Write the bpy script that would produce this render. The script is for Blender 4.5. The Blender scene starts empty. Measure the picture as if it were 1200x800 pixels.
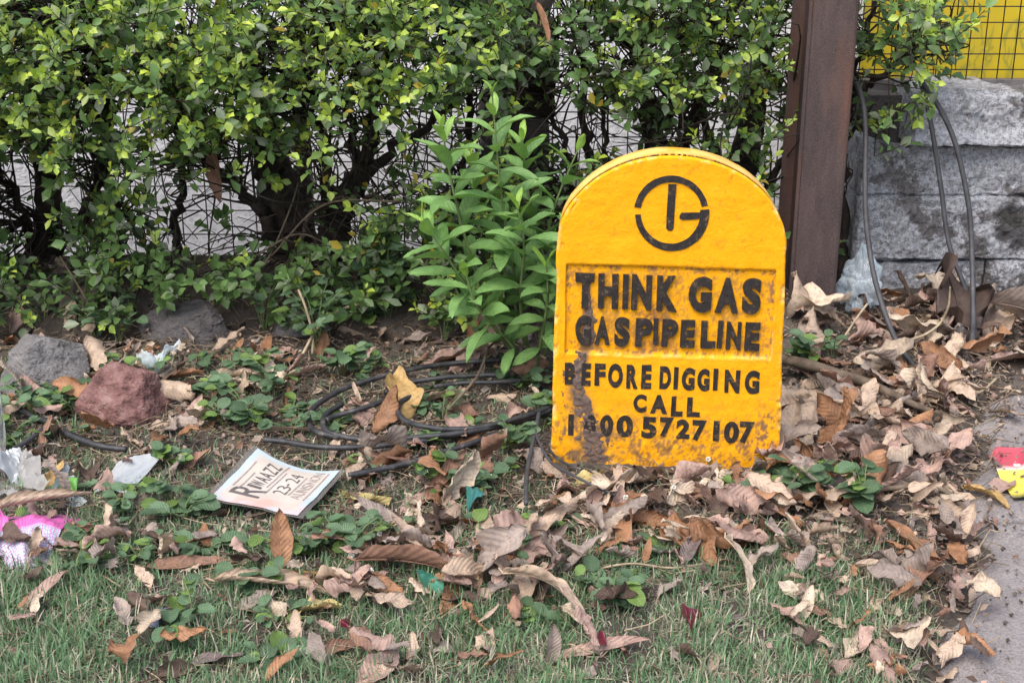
import bpy, math, random
import numpy as np
from mathutils import Vector, Matrix

# ------------------------------------------------------------------ camera, sky, sun, exposure
scene = bpy.context.scene
COL = scene.collection
PITCH = math.radians(19.7); CAMH = 1.09; FPX = 1600.0
cam_d = bpy.data.cameras.new('camera'); cam = bpy.data.objects.new('camera', cam_d); COL.objects.link(cam)
cam.location = (0, 0, CAMH); cam.rotation_euler = (math.pi/2 - PITCH, 0, 0)
cam_d.sensor_width = 36; cam_d.lens = 36*FPX/1200; cam_d.clip_start = 0.05; cam_d.clip_end = 500
scene.camera = cam

SUN_DIR = Vector((-0.28, -0.46, 0.84)).normalized()          # towards the sun
elev = math.asin(SUN_DIR.z); azim = math.atan2(SUN_DIR.x, SUN_DIR.y)
world = bpy.data.worlds.new('World'); scene.world = world; world.use_nodes = True
wn = world.node_tree; bg = wn.nodes['Background']
sky = wn.nodes.new('ShaderNodeTexSky'); sky.sky_type = 'NISHITA'; sky.sun_disc = False
sky.sun_elevation = elev; sky.sun_rotation = azim; sky.air_density = 1.0; sky.dust_density = 4.0; sky.ozone_density = 0.6
wn.links.new(sky.outputs[0], bg.inputs[0]); bg.inputs[1].default_value = 0.15
sun_d = bpy.data.lights.new('sun', 'SUN'); sun_d.energy = 1.35; sun_d.angle = math.radians(55); sun_d.color = (1.0, 0.965, 0.92)
sun = bpy.data.objects.new('sun', sun_d); COL.objects.link(sun)
sun.rotation_euler = SUN_DIR.to_track_quat('Z', 'Y').to_euler(); sun.location = (0, 0, 6)
scene.view_settings.view_transform = 'Standard'; scene.view_settings.look = 'None'
scene.view_settings.exposure = 1.02; scene.view_settings.gamma = 1.0; scene.view_settings.use_curve_mapping = False
scene.render.engine = 'CYCLES'
scene.cycles.max_bounces = 8; scene.cycles.transparent_max_bounces = 10

# ------------------------------------------------------------------ helpers
rng = np.random.default_rng(7)
R_ = random.Random(5)
FW = np.array([0, math.cos(PITCH), -math.sin(PITCH)]); UP = np.array([0, math.sin(PITCH), math.cos(PITCH)]); RT = np.array([1.0, 0, 0])
C0 = np.array([0, 0, CAMH])
def ray(u, v):
    return FW + RT*((u-600)/FPX) + UP*((400-v)/FPX)
def on_z(u, v, z=0.0):
    d = ray(u, v); return C0 + d*((z-CAMH)/d[2])
def on_y(u, v, Y):
    d = ray(u, v); return C0 + d*(Y/d[1])
def proj(P):
    P = np.asarray(P, float); q = P - C0
    dep = q@FW
    return 600+FPX*(q@RT)/dep, 400-FPX*(q@UP)/dep
def vhash(ix, iy, iz, seed):
    h = (ix*374761393 + iy*668265263 + iz*2147483647 + seed*974634541) & 0xffffffff
    h = ((h ^ (h >> 13))*1274126177) & 0xffffffff
    return ((h ^ (h >> 16)) & 0xffffff)/float(0xffffff)
def vnoise(x, y, z=0.0, seed=0):
    x, y, z = np.broadcast_arrays(np.asarray(x, float), np.asarray(y, float), np.asarray(z, float))
    ix, iy, iz = np.floor(x).astype(np.int64), np.floor(y).astype(np.int64), np.floor(z).astype(np.int64)
    fx, fy, fz = x-ix, y-iy, z-iz
    fx, fy, fz = [f*f*(3-2*f) for f in (fx, fy, fz)]
    r = 0
    for a in (0, 1):
        for b in (0, 1):
            for c in (0, 1):
                r = r + vhash(ix+a, iy+b, iz+c, seed)*np.where(a, fx, 1-fx)*np.where(b, fy, 1-fy)*np.where(c, fz, 1-fz)
    return r
def fbm(x, y, z=0.0, seed=0, octv=4):
    r = 0; a = .5; t = 0
    for i in range(octv):
        r = r + a*vnoise(np.asarray(x)*2**i, np.asarray(y)*2**i, np.asarray(z)*2**i, seed+i*17); t += a; a *= .5
    return r/t
def sstep(a, b, x):
    t = np.clip((np.asarray(x, float)-a)/(b-a), 0, 1); return t*t*(3-2*t)

def mesh_np(name, V, F, col=None, luv=None, smooth=True):
    """F: one (n,k) index array or a list of such arrays"""
    V = np.asarray(V, np.float32).reshape(-1, 3)
    Fs = [np.asarray(f, np.int32) for f in (F if isinstance(F, list) else [F])]
    me = bpy.data.meshes.new(name)
    me.vertices.add(len(V)); me.vertices.foreach_set('co', V.ravel())
    idx = np.concatenate([f.ravel() for f in Fs])
    tot = np.concatenate([np.full(len(f), f.shape[1], np.int32) for f in Fs])
    st = np.concatenate([[0], np.cumsum(tot)[:-1]]).astype(np.int32)
    me.loops.add(len(idx)); me.loops.foreach_set('vertex_index', idx)
    me.polygons.add(len(tot)); me.polygons.foreach_set('loop_start', st); me.polygons.foreach_set('loop_total', tot)
    me.polygons.foreach_set('use_smooth', np.full(len(tot), smooth, bool))
    if col is not None:
        a = me.attributes.new('Col', 'FLOAT_COLOR', 'POINT')
        c = np.asarray(col, np.float32)
        if c.shape[1] == 3: c = np.concatenate([c, np.ones((len(c), 1), np.float32)], 1)
        a.data.foreach_set('color', c.ravel())
    if luv is not None:
        a = me.attributes.new('luv', 'FLOAT_VECTOR', 'POINT'); a.data.foreach_set('vector', np.asarray(luv, np.float32).ravel())
    me.update(calc_edges=True); me.validate()
    return me
def obj(name, me, mat=None, parent=None, color=None, loc=None):
    o = bpy.data.objects.new(name, me); COL.objects.link(o)
    if mat is not None and me is not None and len(me.materials) == 0: me.materials.append(mat)
    if parent is not None: o.parent = parent
    if color is not None: o.color = (*color, 1)
    if loc is not None: o.location = loc
    return o
def tag(o, label=None, cat=None, group=None, kind=None):
    if label: o['label'] = label
    if cat: o['category'] = cat
    if group: o['group'] = group
    if kind: o['kind'] = kind
    return o
def empty(name, loc, rz=0, label=None, cat=None, group=None):
    o = bpy.data.objects.new(name, None); COL.objects.link(o); o.empty_display_size = .05
    o.location = loc; o.rotation_euler = (0, 0, rz)
    return tag(o, label, cat, group)

def catmull(P, n=8):
    P = np.asarray(P, float)
    if len(P) < 3:
        t = np.linspace(0, 1, n+1)[:, None]; return P[0]*(1-t)+P[-1]*t
    Q = np.vstack([2*P[0]-P[1], P, 2*P[-1]-P[-2]]); out = []
    for i in range(1, len(Q)-2):
        p0, p1, p2, p3 = Q[i-1:i+3]
        for k in range(n):
            t = k/n
            out.append(.5*((2*p1)+(p2-p0)*t+(2*p0-5*p1+4*p2-p3)*t*t+(3*p1-p0-3*p2+p3)*t**3))
    out.append(P[-1]); return np.array(out)
def tube(path, rad, ns=7, seed=None, rough=0.0, caps=True):
    """returns V, [quads, tris] of a tube round a path"""
    P = np.asarray(path, float); n = len(P)
    rad = np.broadcast_to(np.asarray(rad, float), (n,)) if np.ndim(rad) == 0 else np.interp(np.linspace(0, 1, n), np.linspace(0, 1, len(rad)), rad)
    T = np.gradient(P, axis=0); T /= np.linalg.norm(T, axis=1)[:, None]+1e-9
    ref = np.array([0, 0, 1.0]) if abs(T[0, 2]) < .9 else np.array([1.0, 0, 0])
    a = np.cross(T[0], ref); a /= np.linalg.norm(a); V = []
    for i in range(n):
        a = a - T[i]*(a@T[i]); a /= np.linalg.norm(a)+1e-9
        b = np.cross(T[i], a)
        ph = np.arange(ns)*2*math.pi/ns
        rr = rad[i]*np.ones(ns)
        if rough: rr = rr*(1+rough*(rng.random(ns)-.5))
        V.append(P[i]+np.cos(ph)[:, None]*rr[:, None]*a+np.sin(ph)[:, None]*rr[:, None]*b)
    V = np.concatenate(V)
    i, j = np.meshgrid(np.arange(n-1), np.arange(ns), indexing='ij'); j2 = (j+1) % ns
    Q = np.stack([i*ns+j, i*ns+j2, (i+1)*ns+j2, (i+1)*ns+j], -1).reshape(-1, 4)
    tris = []
    if caps:
        V = np.vstack([V, P[0], P[-1]]); m = n*ns
        k = np.arange(ns)
        tris = [np.stack([np.full(ns, m), (k+1) % ns, k], 1), np.stack([np.full(ns, m+1), (n-1)*ns+k, (n-1)*ns+(k+1) % ns], 1)]
        return V, [Q, np.vstack(tris)]
    return V, [Q, np.zeros((0, 3), int)]
class Acc:
    """collects pieces into one mesh"""
    def __init__(s): s.V = []; s.Q = []; s.T = []; s.C = []; s.L = []; s.n = 0
    def add(s, V, F, col=None, luv=None):
        V = np.asarray(V, float)
        for f in (F if isinstance(F, list) else [F]):
            f = np.asarray(f)
            if len(f) == 0: continue
            (s.Q if f.shape[1] == 4 else s.T).append(f+s.n)
        s.V.append(V); s.n += len(V)
        if col is not None: s.C.append(np.broadcast_to(np.asarray(col, float), (len(V), 3)))
        if luv is not None: s.L.append(luv)
    def mesh(s, name, smooth=True):
        F = []
        if s.Q: F.append(np.vstack(s.Q))
        if s.T: F.append(np.vstack(s.T))
        return mesh_np(name, np.vstack(s.V), F, np.vstack(s.C) if s.C else None, np.vstack(s.L) if s.L else None, smooth)
def grid_faces(nr, nc):
    i, j = np.meshgrid(np.arange(nr-1), np.arange(nc-1), indexing='ij')
    return np.stack([i*nc+j, i*nc+j+1, (i+1)*nc+j+1, (i+1)*nc+j], -1).reshape(-1, 4)
def box(x0, x1, y0, y1, z0, z1):
    V = np.array([[x, y, z] for z in (z0, z1) for y in (y0, y1) for x in (x0, x1)], float)
    F = np.array([[0, 2, 3, 1], [4, 5, 7, 6], [0, 1, 5, 4], [2, 6, 7, 3], [0, 4, 6, 2], [1, 3, 7, 5]])
    return V, F

# ------------------------------------------------------------------ materials
def new_mat(name):
    m = bpy.data.materials.new(name); m.use_nodes = True
    nt = m.node_tree; b = nt.nodes['Principled BSDF']
    return m, nt, b
def N(nt, t, **kw):
    n = nt.nodes.new(t)
    for k, v in kw.items():
        if k.startswith('i_'): n.inputs[k[2:].replace('_', ' ')].default_value = v
        else: setattr(n, k, v)
    return n
def noise(nt, scale, detail=4, rough=.55, coord=None, dist=0):
    n = N(nt, 'ShaderNodeTexNoise'); n.inputs['Scale'].default_value = scale; n.inputs['Detail'].default_value = detail
    n.inputs['Roughness'].default_value = rough; n.inputs['Distortion'].default_value = dist
    if coord is not None: nt.links.new(coord, n.inputs['Vector'])
    return n.outputs['Fac']
def ramp(nt, fac, stops):
    r = N(nt, 'ShaderNodeValToRGB'); cr = r.color_ramp
    while len(cr.elements) < len(stops): cr.elements.new(.5)
    for e, (p, c) in zip(cr.elements, stops):
        e.position = p; e.color = (*c, 1) if len(c) == 3 else c
    nt.links.new(fac, r.inputs[0]); return r.outputs[0]
def mixc(nt, fac, a, b, mode='MIX'):
    n = N(nt, 'ShaderNodeMix', data_type='RGBA', blend_type=mode)
    for s, v in ((n.inputs[0], fac), (n.inputs[6], a), (n.inputs[7], b)):
        if hasattr(v, 'is_linked'): nt.links.new(v, s)
        elif isinstance(v, (int, float)): s.default_value = v
        else: s.default_value = (*v, 1) if len(v) == 3 else v
    return n.outputs[2]
def mth(nt, op, a, b=None, c=None):
    n = N(nt, 'ShaderNodeMath', operation=op)
    for s, v in zip(n.inputs, (a, b, c)):
        if v is None: continue
        if hasattr(v, 'is_linked'): nt.links.new(v, s)
        else: s.default_value = v
    return n.outputs[0]
def bump(nt, b, h, strength=.3, dist=.002):
    n = N(nt, 'ShaderNodeBump'); n.inputs['Strength'].default_value = strength; n.inputs['Distance'].default_value = dist
    nt.links.new(h, n.inputs['Height']); nt.links.new(n.outputs[0], b.inputs['Normal']); return n
def coords(nt, which='Object'):
    return N(nt, 'ShaderNodeTexCoord').outputs[which]
def geo_pos(nt): return N(nt, 'ShaderNodeNewGeometry').outputs['Position']
def attr(nt, name, out='Color'): return N(nt, 'ShaderNodeAttribute', attribute_name=name).outputs[out]
L_ = lambda nt, a, b: nt.links.new(a, b)

def mat_simple(name, stops, scale=20, rough=.8, bs=.3, bd=.003, metallic=0, detail=6, spec=.3, fine=None):
    m, nt, b = new_mat(name); p = geo_pos(nt)
    f = noise(nt, scale, detail, .6, p)
    L_(nt, ramp(nt, f, stops), b.inputs['Base Color'])
    b.inputs['Roughness'].default_value = rough; b.inputs['Metallic'].default_value = metallic
    b.inputs['Specular IOR Level'].default_value = spec
    h = noise(nt, fine or scale*4, 5, .65, p); bump(nt, b, h, bs, bd)
    return m
def mat_leaf(name, source='obj', veins=12.0, transl=.25, rough=.55, spec=.35, dry=False):
    m, nt, b = new_mat(name)
    c = attr(nt, 'Col') if source == 'attr' else N(nt, 'ShaderNodeObjectInfo').outputs['Color']
    p = geo_pos(nt)
    nz = noise(nt, 55 if dry else 40, 5, .65, p)
    if dry:
        c = mixc(nt, 1.0, c, ramp(nt, nz, [(.25, (.5, .44, .4)), (.5, (1, 1, 1)), (.75, (1.3, 1.22, 1.1))]), 'MULTIPLY')
        sp = noise(nt, 190, 2, .5, p)
        c = mixc(nt, ramp(nt, sp, [(.66, (0, 0, 0)), (.74, (.7, .7, .7))]), c, (.05, .032, .02))
    else:
        c = mixc(nt, 1.0, c, ramp(nt, nz, [(.25, (.7, .75, .7)), (.75, (1.25, 1.2, 1.2))]), 'MULTIPLY')
    if veins:
        luv = attr(nt, 'luv', 'Vector'); sx = N(nt, 'ShaderNodeSeparateXYZ'); L_(nt, luv, sx.inputs[0])
        t, s = sx.outputs[0], sx.outputs[1]
        ab = mth(nt, 'ABSOLUTE', s)
        ph = mth(nt, 'SUBTRACT', mth(nt, 'MULTIPLY', t, veins), mth(nt, 'MULTIPLY', ab, 2.2))
        fr = mth(nt, 'FRACT', ph)
        tri = mth(nt, 'ABSOLUTE', mth(nt, 'SUBTRACT', fr, .5))                 # 0 at vein, .5 between
        vein = mth(nt, 'SUBTRACT', 1.0, mth(nt, 'SMOOTH_MIN', mth(nt, 'MULTIPLY', tri, 7.0), 1.0, .1))
        rib = mth(nt, 'SUBTRACT', 1.0, mth(nt, 'MINIMUM', mth(nt, 'MULTIPLY', ab, 16.0), 1.0))
        vv = mth(nt, 'MAXIMUM', mth(nt, 'MULTIPLY', vein, .55), rib)
        c = mixc(nt, mth(nt, 'MULTIPLY', vv, .38 if dry else .45), c, mixc(nt, 1.0, c, (1.5, 1.42, 1.3) if dry else (1.7, 1.5, 1.6), 'MULTIPLY'))
        hh = mth(nt, 'ADD', mth(nt, 'MULTIPLY', tri, 1.4), mth(nt, 'MULTIPLY', nz, .6))
        bn = bump(nt, b, hh, .5, .0022)
    elif dry:
        bump(nt, b, nz, .4, .003)
    L_(nt, c, b.inputs['Base Color'])
    b.inputs['Roughness'].default_value = rough; b.inputs['Specular IOR Level'].default_value = spec
    if transl:
        tr = N(nt, 'ShaderNodeBsdfTranslucent'); L_(nt, mixc(nt, 1.0, c, (1.1, 1.15, .7) if not dry else (1.1, .9, .7), 'MULTIPLY'), tr.inputs[0])
        mx = N(nt, 'ShaderNodeMixShader'); mx.inputs[0].default_value = transl
        L_(nt, b.outputs[0], mx.inputs[1]); L_(nt, tr.outputs[0], mx.inputs[2])
        L_(nt, mx.outputs[0], nt.nodes['Material Output'].inputs[0])
    return m
M = {}
M['dry'] = mat_leaf('dry_leaf', 'obj', 11, .12, .62, .3, True)
M['drystuff'] = mat_leaf('dry_leaf_bits', 'attr', 0, .1, .7, .25, True)
M['drydrift'] = mat_leaf('dry_leaf_drift', 'attr', 11, .12, .62, .3, True)
M['green'] = mat_leaf('green_leaf', 'obj', 7, .25, .5, .4)
M['hedge'] = mat_leaf('hedge_leaf', 'attr', 0, .32, .42, .5)
M['grass'] = mat_leaf('grass_blade', 'attr', 0, .3, .6, .3)
M['bark'] = mat_simple('bark', [(.3, (.018, .014, .011)), (.6, (.05, .038, .03)), (.8, (.09, .075, .06))], 30, .9, .8, .006)
M['bark_grey'] = mat_simple('bark_grey', [(.3, (.05, .042, .038)), (.6, (.11, .095, .088)), (.8, (.17, .155, .145))], 22, .9, .8, .006)
M['twig'] = mat_simple('twig', [(.3, (.06, .045, .032)), (.7, (.17, .13, .095))], 40, .85, .3, .002)
M['straw'] = mat_simple('straw', [(.3, (.2, .155, .1)), (.7, (.42, .34, .23))], 40, .7, .2, .001)
M['stem_green'] = mat_simple('stem_green', [(.3, (.09, .14, .05)), (.7, (.16, .2, .08))], 40, .6, .1, .001)
M['cable_black'] = mat_simple('black_rubber', [(.35, (.012, .012, .014)), (.58, (.035, .036, .04)), (.72, (.13, .11, .095))], 45, .55, .1, .0005, spec=.5)
M['cable_grey'] = mat_simple('grey_rubber', [(.3, (.03, .03, .034)), (.62, (.06, .06, .066)), (.78, (.15, .135, .125))], 40, .6, .15, .0006, spec=.45)
M['wire'] = mat_simple('wire_steel', [(.3, (.015, .013, .013)), (.7, (.05, .04, .036))], 60, .7, .1, .0005)
M['stone_grey'] = mat_simple('stone_grey', [(.3, (.11, .105, .106)), (.55, (.2, .192, .192)), (.8, (.3, .285, .28))], 30, .9, 1.0, .008, fine=140)
M['stone_dark'] = mat_simple('stone_dark', [(.3, (.05, .047, .05)), (.6, (.12, .11, .11)), (.85, (.15, .135, .13))], 30, .9, 1.0, .009, fine=130)
M['stone_red'] = mat_simple('stone_red', [(.28, (.09, .045, .042)), (.5, (.22, .115, .105)), (.68, (.3, .19, .175)), (.85, (.42, .33, .31))], 34, .92, 1.0, .009, fine=130)

# ------------------------------------------------------------------ ground
EDGE0 = on_z(1112, 800); EDGE1 = on_z(1152, 470)
def edge_x(y):                                   # left edge of the concrete path
    return EDGE0[0] + (EDGE1[0]-EDGE0[0])*(y-EDGE0[1])/(EDGE1[1]-EDGE0[1])
def bank(x, y):                                  # low earth bank under the hedge, ends before the masonry wall
    b = sstep(3.02, 3.2, y + .12*(fbm(x*3, 0, 0, 3)-.5)*2)
    return .10*b*(1-sstep(.55, .85, x)) + .03*sstep(2.3, 3.0, y)*(1-sstep(.3, .8, x)) - .30*sstep(3.3, 3.75, y)*(1-sstep(.75, .95, x))
def gh(x, y):
    x = np.asarray(x, float); y = np.asarray(y, float)
    h = .03*(fbm(x*4, y*4, 0, 1)-.5) + .018*(fbm(x*18, y*18, 0, 2)-.5) + .012*(fbm(x*55, y*55, 0, 5, 3)-.5)
    pav = sstep(-.10, .02, x-edge_x(y))
    return (h*(1-.8*pav) - .028*pav) + bank(x, y)
def axis(lo, hi, step, far):
    a = np.arange(lo, hi, step); g = np.geomspace(.1, far, 14)
    return np.concatenate([lo-g[::-1], a, hi+g])
gh_soil = gh
def gh(x, y):                                    # top of whatever lies there: soil or path slab
    x = np.asarray(x, float); y = np.asarray(y, float)
    fx = np.clip((x+2.6)/.01, 0, 518.99); fy = np.clip((y-.3)/.01, 0, 428.99)
    ix = fx.astype(int); iy = fy.astype(int); a = fx-ix; b = fy-iy
    h = HG[iy, ix]*(1-a)*(1-b)+HG[iy, ix+1]*a*(1-b)+HG[iy+1, ix]*(1-a)*b+HG[iy+1, ix+1]*a*b
    return np.where((x > edge_x(y)+.03) & (y < 2.72), np.maximum(h, .003), h)
HG = gh_soil(*np.meshgrid(-2.6+.01*np.arange(520), .3+.01*np.arange(430)))
gx = axis(-1.7, 1.75, .0105, 70); gy = axis(1.3, 3.7, .0105, 70)
X, Y = np.meshgrid(gx, gy)
Z = gh_soil(X, Y); inside = (X > -2.6) & (X < 2.6) & (Y > .2) & (Y < 4.6)
Z = np.where(inside, Z, -.02)
def mat_ground():
    m, nt, b = new_mat('soil'); p = geo_pos(nt)
    f = noise(nt, 9, 8, .65, p); g = noise(nt, 130, 6, .7, p)
    c = ramp(nt, f, [(.25, (.042, .036, .031)), (.5, (.088, .076, .067)), (.75, (.15, .13, .116))])
    c = mixc(nt, ramp(nt, g, [(.35, (.0, .0, .0)), (.7, (.5, .5, .5))]), c, (.17, .14, .115))
    L_(nt, c, b.inputs['Base Color']); b.inputs['Roughness'].default_value = .95; b.inputs['Specular IOR Level'].default_value = .15
    bump(nt, b, noise(nt, 220, 6, .75, p), .9, .006); return m
M['soil'] = mat_ground()
ground = obj('ground', mesh_np('ground', np.stack([X, Y, Z], -1).reshape(-1, 3), grid_faces(*X.shape)), M['soil'])
tag(ground, 'brown soil ground under the litter and grass', None, kind='structure')

# concrete path: bed + two slabs with a joint
def mat_path():
    m, nt, b = new_mat('path_concrete'); p = geo_pos(nt)
    f = noise(nt, 5, 8, .65, p); g = noise(nt, 260, 4, .7, p); k = noise(nt, 34, 6, .7, p)
    c = ramp(nt, f, [(.25, (.125, .112, .114)), (.5, (.19, .175, .178)), (.75, (.265, .245, .248))])
    c = mixc(nt, ramp(nt, k, [(.45, (0, 0, 0)), (.7, (.55, .55, .55))]), c, (.15, .127, .115))
    c = mixc(nt, ramp(nt, g, [(.38, (.0, .0, .0)), (.75, (.8, .8, .8))]), c, (.4, .37, .36))
    c = mixc(nt, ramp(nt, g, [(.25, (.7, .7, .7)), (.4, (0, 0, 0))]), c, (.08, .07, .068))
    L_(nt, c, b.inputs['Base Color']); b.inputs['Roughness'].default_value = .9; b.inputs['Specular IOR Level'].default_value = .2
    bump(nt, b, mth(nt, 'ADD', g, mth(nt, 'MULTIPLY', k, 2.0)), .7, .005); return m
M['path'] = mat_path()
def slab(y0, y1, x1, z, wob):
    ys = np.arange(y0, y1+1e-6, .012); cs = np.linspace(0, 1, 60)**1.6
    Yg, Cg = np.meshgrid(ys, cs, indexing='ij')
    xl = edge_x(Yg) + .07*(fbm(Yg*7, 0, 0, 21)-.5)*2 + .02*(fbm(Yg*40, 0, 0, 22)-.5)
    Xg = xl + Cg*(x1-xl)
    Zg = z + .008*(fbm(Xg*6, Yg*6, 0, 23)-.5) + .004*(fbm(Xg*40, Yg*40, 0, 24)-.5) + wob*(Yg-y0)
    e = np.minimum(np.minimum(Yg-y0, y1-Yg), .02)/.02
    Zg = Zg - .006*(1-e)**2 - .02*np.maximum(0, 1-(Xg-xl)/.06)**1.5
    Yw = Yg + .006*(fbm(Xg*12, 0, 0, 25)-.5)
    V = np.stack([Xg, Yw, Zg], -1)
    nr, nc = Xg.shape; top = V.reshape(-1, 3)
    bi = np.concatenate([np.arange(nc), np.arange(1, nr)*nc+nc-1, (nr-1)*nc+np.arange(nc-2, -1, -1), np.arange(nr-2, 0, -1)*nc])
    low = top[bi].copy(); low[:, 2] -= .07
    k = np.arange(len(bi)); k2 = (k+1) % len(bi)
    side = np.stack([bi[k], nr*nc+k, nr*nc+k2, bi[k2]], 1)
    return mesh_np('paving_slab', np.vstack([top, low]), [grid_faces(nr, nc), side])
bedx = np.array([[edge_x(.2)+.1, .2], [3.0, .2], [3.0, 3.2], [edge_x(3.2)+.1, 3.2]])
bedV = np.vstack([np.c_[bedx, np.full(4, -.032)], np.c_[bedx, np.full(4, -.12)]])
path = tag(obj('concrete_path', mesh_np('path_bed', bedV, np.array([[0, 1, 2, 3], [0, 4, 5, 1], [1, 5, 6, 2], [2, 6, 7, 3], [3, 7, 4, 0]])), M['soil']), 'grey concrete path beside the leaf litter', None, kind='structure')
yj = on_z(1150, 607)[1]
for (a, b_, w) in ((yj-1.35, yj-.004, .001), (yj+.004, 2.72, 0.004)):
    obj('paving_slab', slab(a, b_, 3.0, -.002, w), M['path'], path)

# ------------------------------------------------------------------ white building wall behind the hedge
def mat_white():
    m, nt, b = new_mat('white_roughcast'); p = geo_pos(nt)
    f = noise(nt, 3, 6, .6, p); g = noise(nt, 70, 5, .7, p)
    c = ramp(nt, f, [(.3, (.74, .76, .82)), (.7, (.84, .86, .9))])
    c = mixc(nt, ramp(nt, g, [(.32, (.55, .55, .55)), (.46, (0, 0, 0))]), c, (.36, .38, .44))
    L_(nt, c, b.inputs['Base Color']); b.inputs['Roughness'].default_value = .9
    bump(nt, b, g, .9, .012); return m
M['white'] = mat_white()
Vw, Fw = box(-5, 5, 4.15, 4.35, -.5, 1.9)
wallb = empty('rendered_wall', (0, 4.15, 0), 0, 'white roughcast wall standing behind the wire mesh and hedge', 'wall')
o = obj('wall_face', mesh_np('wall_face', Vw-[0, 4.15, 0], Fw, smooth=False), M['white'], wallb)
Vw, Fw = box(-5.02, 5.02, 4.1, 4.4, 1.9, 1.97)
obj('coping', mesh_np('coping', Vw-[0, 4.15, 0], Fw, smooth=False), M['white'], wallb)

# ------------------------------------------------------------------ masonry wall at the right
WY = 3.46
def mat_masonry():
    m, nt, b = new_mat('old_masonry'); p = geo_pos(nt)
    f = noise(nt, 7, 9, .68, p, .3); g = noise(nt, 90, 6, .7, p); k = noise(nt, 16, 8, .72, p)
    c = ramp(nt, g, [(.3, (.13, .122, .12)), (.5, (.26, .25, .25)), (.7, (.4, .39, .395))])
    tc = attr(nt, 'Col')
    sx = N(nt, 'ShaderNodeSeparateColor'); L_(nt, tc, sx.inputs[0])
    wm = mth(nt, 'MULTIPLY_ADD', sx.outputs[0], .27, mth(nt, 'SUBTRACT', k, .075))
    c = mixc(nt, ramp(nt, wm, [(.44, (0, 0, 0)), (.50, (1, 1, 1))]), c, mixc(nt, ramp(nt, g, [(.38, (0, 0, 0)), (.58, (1, 1, 1))]), (.36, .365, .39), (.8, .82, .87)))
    dm = mth(nt, 'MULTIPLY_ADD', sx.outputs[1], .3, mth(nt, 'SUBTRACT', f, .17))
    c = mixc(nt, ramp(nt, dm, [(.45, (0, 0, 0)), (.58, (.85, .85, .85))]), c, mixc(nt, g, (.03, .028, .028), (.1, .09, .085)))
    h2 = noise(nt, 210, 4, .7, p); c = mixc(nt, ramp(nt, h2, [(.36, (.85, .85, .85)), (.44, (0, 0, 0))]), c, (.09, .085, .085))
    L_(nt, c, b.inputs['Base Color']); b.inputs['Roughness'].default_value = .93; b.inputs['Specular IOR Level'].default_value = .15
    h3 = noise(nt, 320, 4, .75, p); bump(nt, b, mth(nt, 'ADD', mth(nt, 'ADD', g, h3), mth(nt, 'MULTIPLY', k, 1.5)), 1.0, .012); return m
M['masonry'] = mat_masonry()
wx0 = on_y(1008, 230, WY)[0]
wall = empty('masonry_wall', (wx0, WY, 0), 0, 'low grey masonry wall with flaking whitewash behind the hanging cables', 'wall')
def wpt(u, v): q = on_y(u, v, WY); return q[0]-wx0, q[2]
rows = [(108, 167.5, [0, 1066, 1330]), (168, 227.5, [0, 1212, 1420]), (228.5, 302, [0, 1240, 1500]), (303, 372, [0, 1150, 1370])]
seed = 40
for ri, (v0, v1, us) in enumerate(rows):
    z1 = wpt(1100, v0)[1]; z0 = wpt(1100, v1)[1]
    xs = [-.01 if ri else .1] + [wpt(u, (v0+v1)/2)[0] for u in us[1:]] + [1.9]
    if ri == 3: z0 = -.08
    for k in range(len(xs)-1):
        seed += 3; a, b_ = xs[k]+.001, xs[k+1]-.001
        n = max(6, int((b_-a)/.006)); mz = max(6, int((z1-z0)/.006))
        A, B = np.meshgrid(np.linspace(0, 1, mz), np.linspace(0, 1, n), indexing='ij')
        xx = a+B*(b_-a); zz = z0+A*(z1-z0)
        jag = .045*(fbm(xx*11, zz*2, 0, seed, 5)-.5)
        zz = zz + jag*np.where(A > .5, sstep(.7, 1, A), sstep(.3, 0, A))
        e = np.minimum(np.minimum(xx-a, b_-xx), np.minimum(zz-z0, z1-zz))
        dep = -.03*fbm(xx*5, zz*5, 0, 31) - .022*fbm(xx*22, zz*22, 0, 32) - .016*fbm(xx*60, zz*60, 0, 33, 3) - .012*vnoise(seed*3.1, 0) + .016*np.maximum(0, 1-np.clip(e, 0, .005)/.005)**2
        if ri == 0: dep = dep - .025*sstep(.3, .0, A) - .012
        front = np.stack([xx, dep+.02, zz], -1).reshape(-1, 3)
        nr, nc = xx.shape
        bi = np.concatenate([np.arange(nc), np.arange(1, nr)*nc+nc-1, (nr-1)*nc+np.arange(nc-2, -1, -1), np.arange(nr-2, 0, -1)*nc])
        back = front[bi].copy(); back[:, 1] = .2
        q = np.arange(len(bi)); q2 = (q+1) % len(bi)
        V = np.vstack([front, back]); wv = fbm(V[:, 0]*5, V[:, 2]*7, 0, 77); 
        u_, v_ = proj(V+[wx0, WY, 0])
        white = np.clip(np.exp(-((u_-1130)/45.)**2-((v_-205)/35.)**2)*1.2 + np.exp(-((u_-1150)/90.)**2-((v_-150)/25.)**2)*.8 + .95*sstep(.36, .54, wv), 0, 1)
        dark = np.clip(np.exp(-((u_-1185)/22.)**2-((v_-275)/28.)**2)*1.2 + .35*sstep(.5, .7, fbm(V[:, 0]*4+9, V[:, 2]*9, 0, 78)), 0, 1)
        obj('stone_block', mesh_np('stone_block', V, [grid_faces(nr, nc), np.stack([bi[q], nr*nc+q, nr*nc+q2, bi[q2]], 1)],
            np.stack([white, dark, dark*0], 1), smooth=False), M['masonry'], wall)
Vc, Fc = box(.02, 1.88, .06, .26, -.08, wpt(1100, 112)[1]-.01)
obj('core', mesh_np('core', Vc, Fc, smooth=False), M['stone_dark'], wall)

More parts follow.
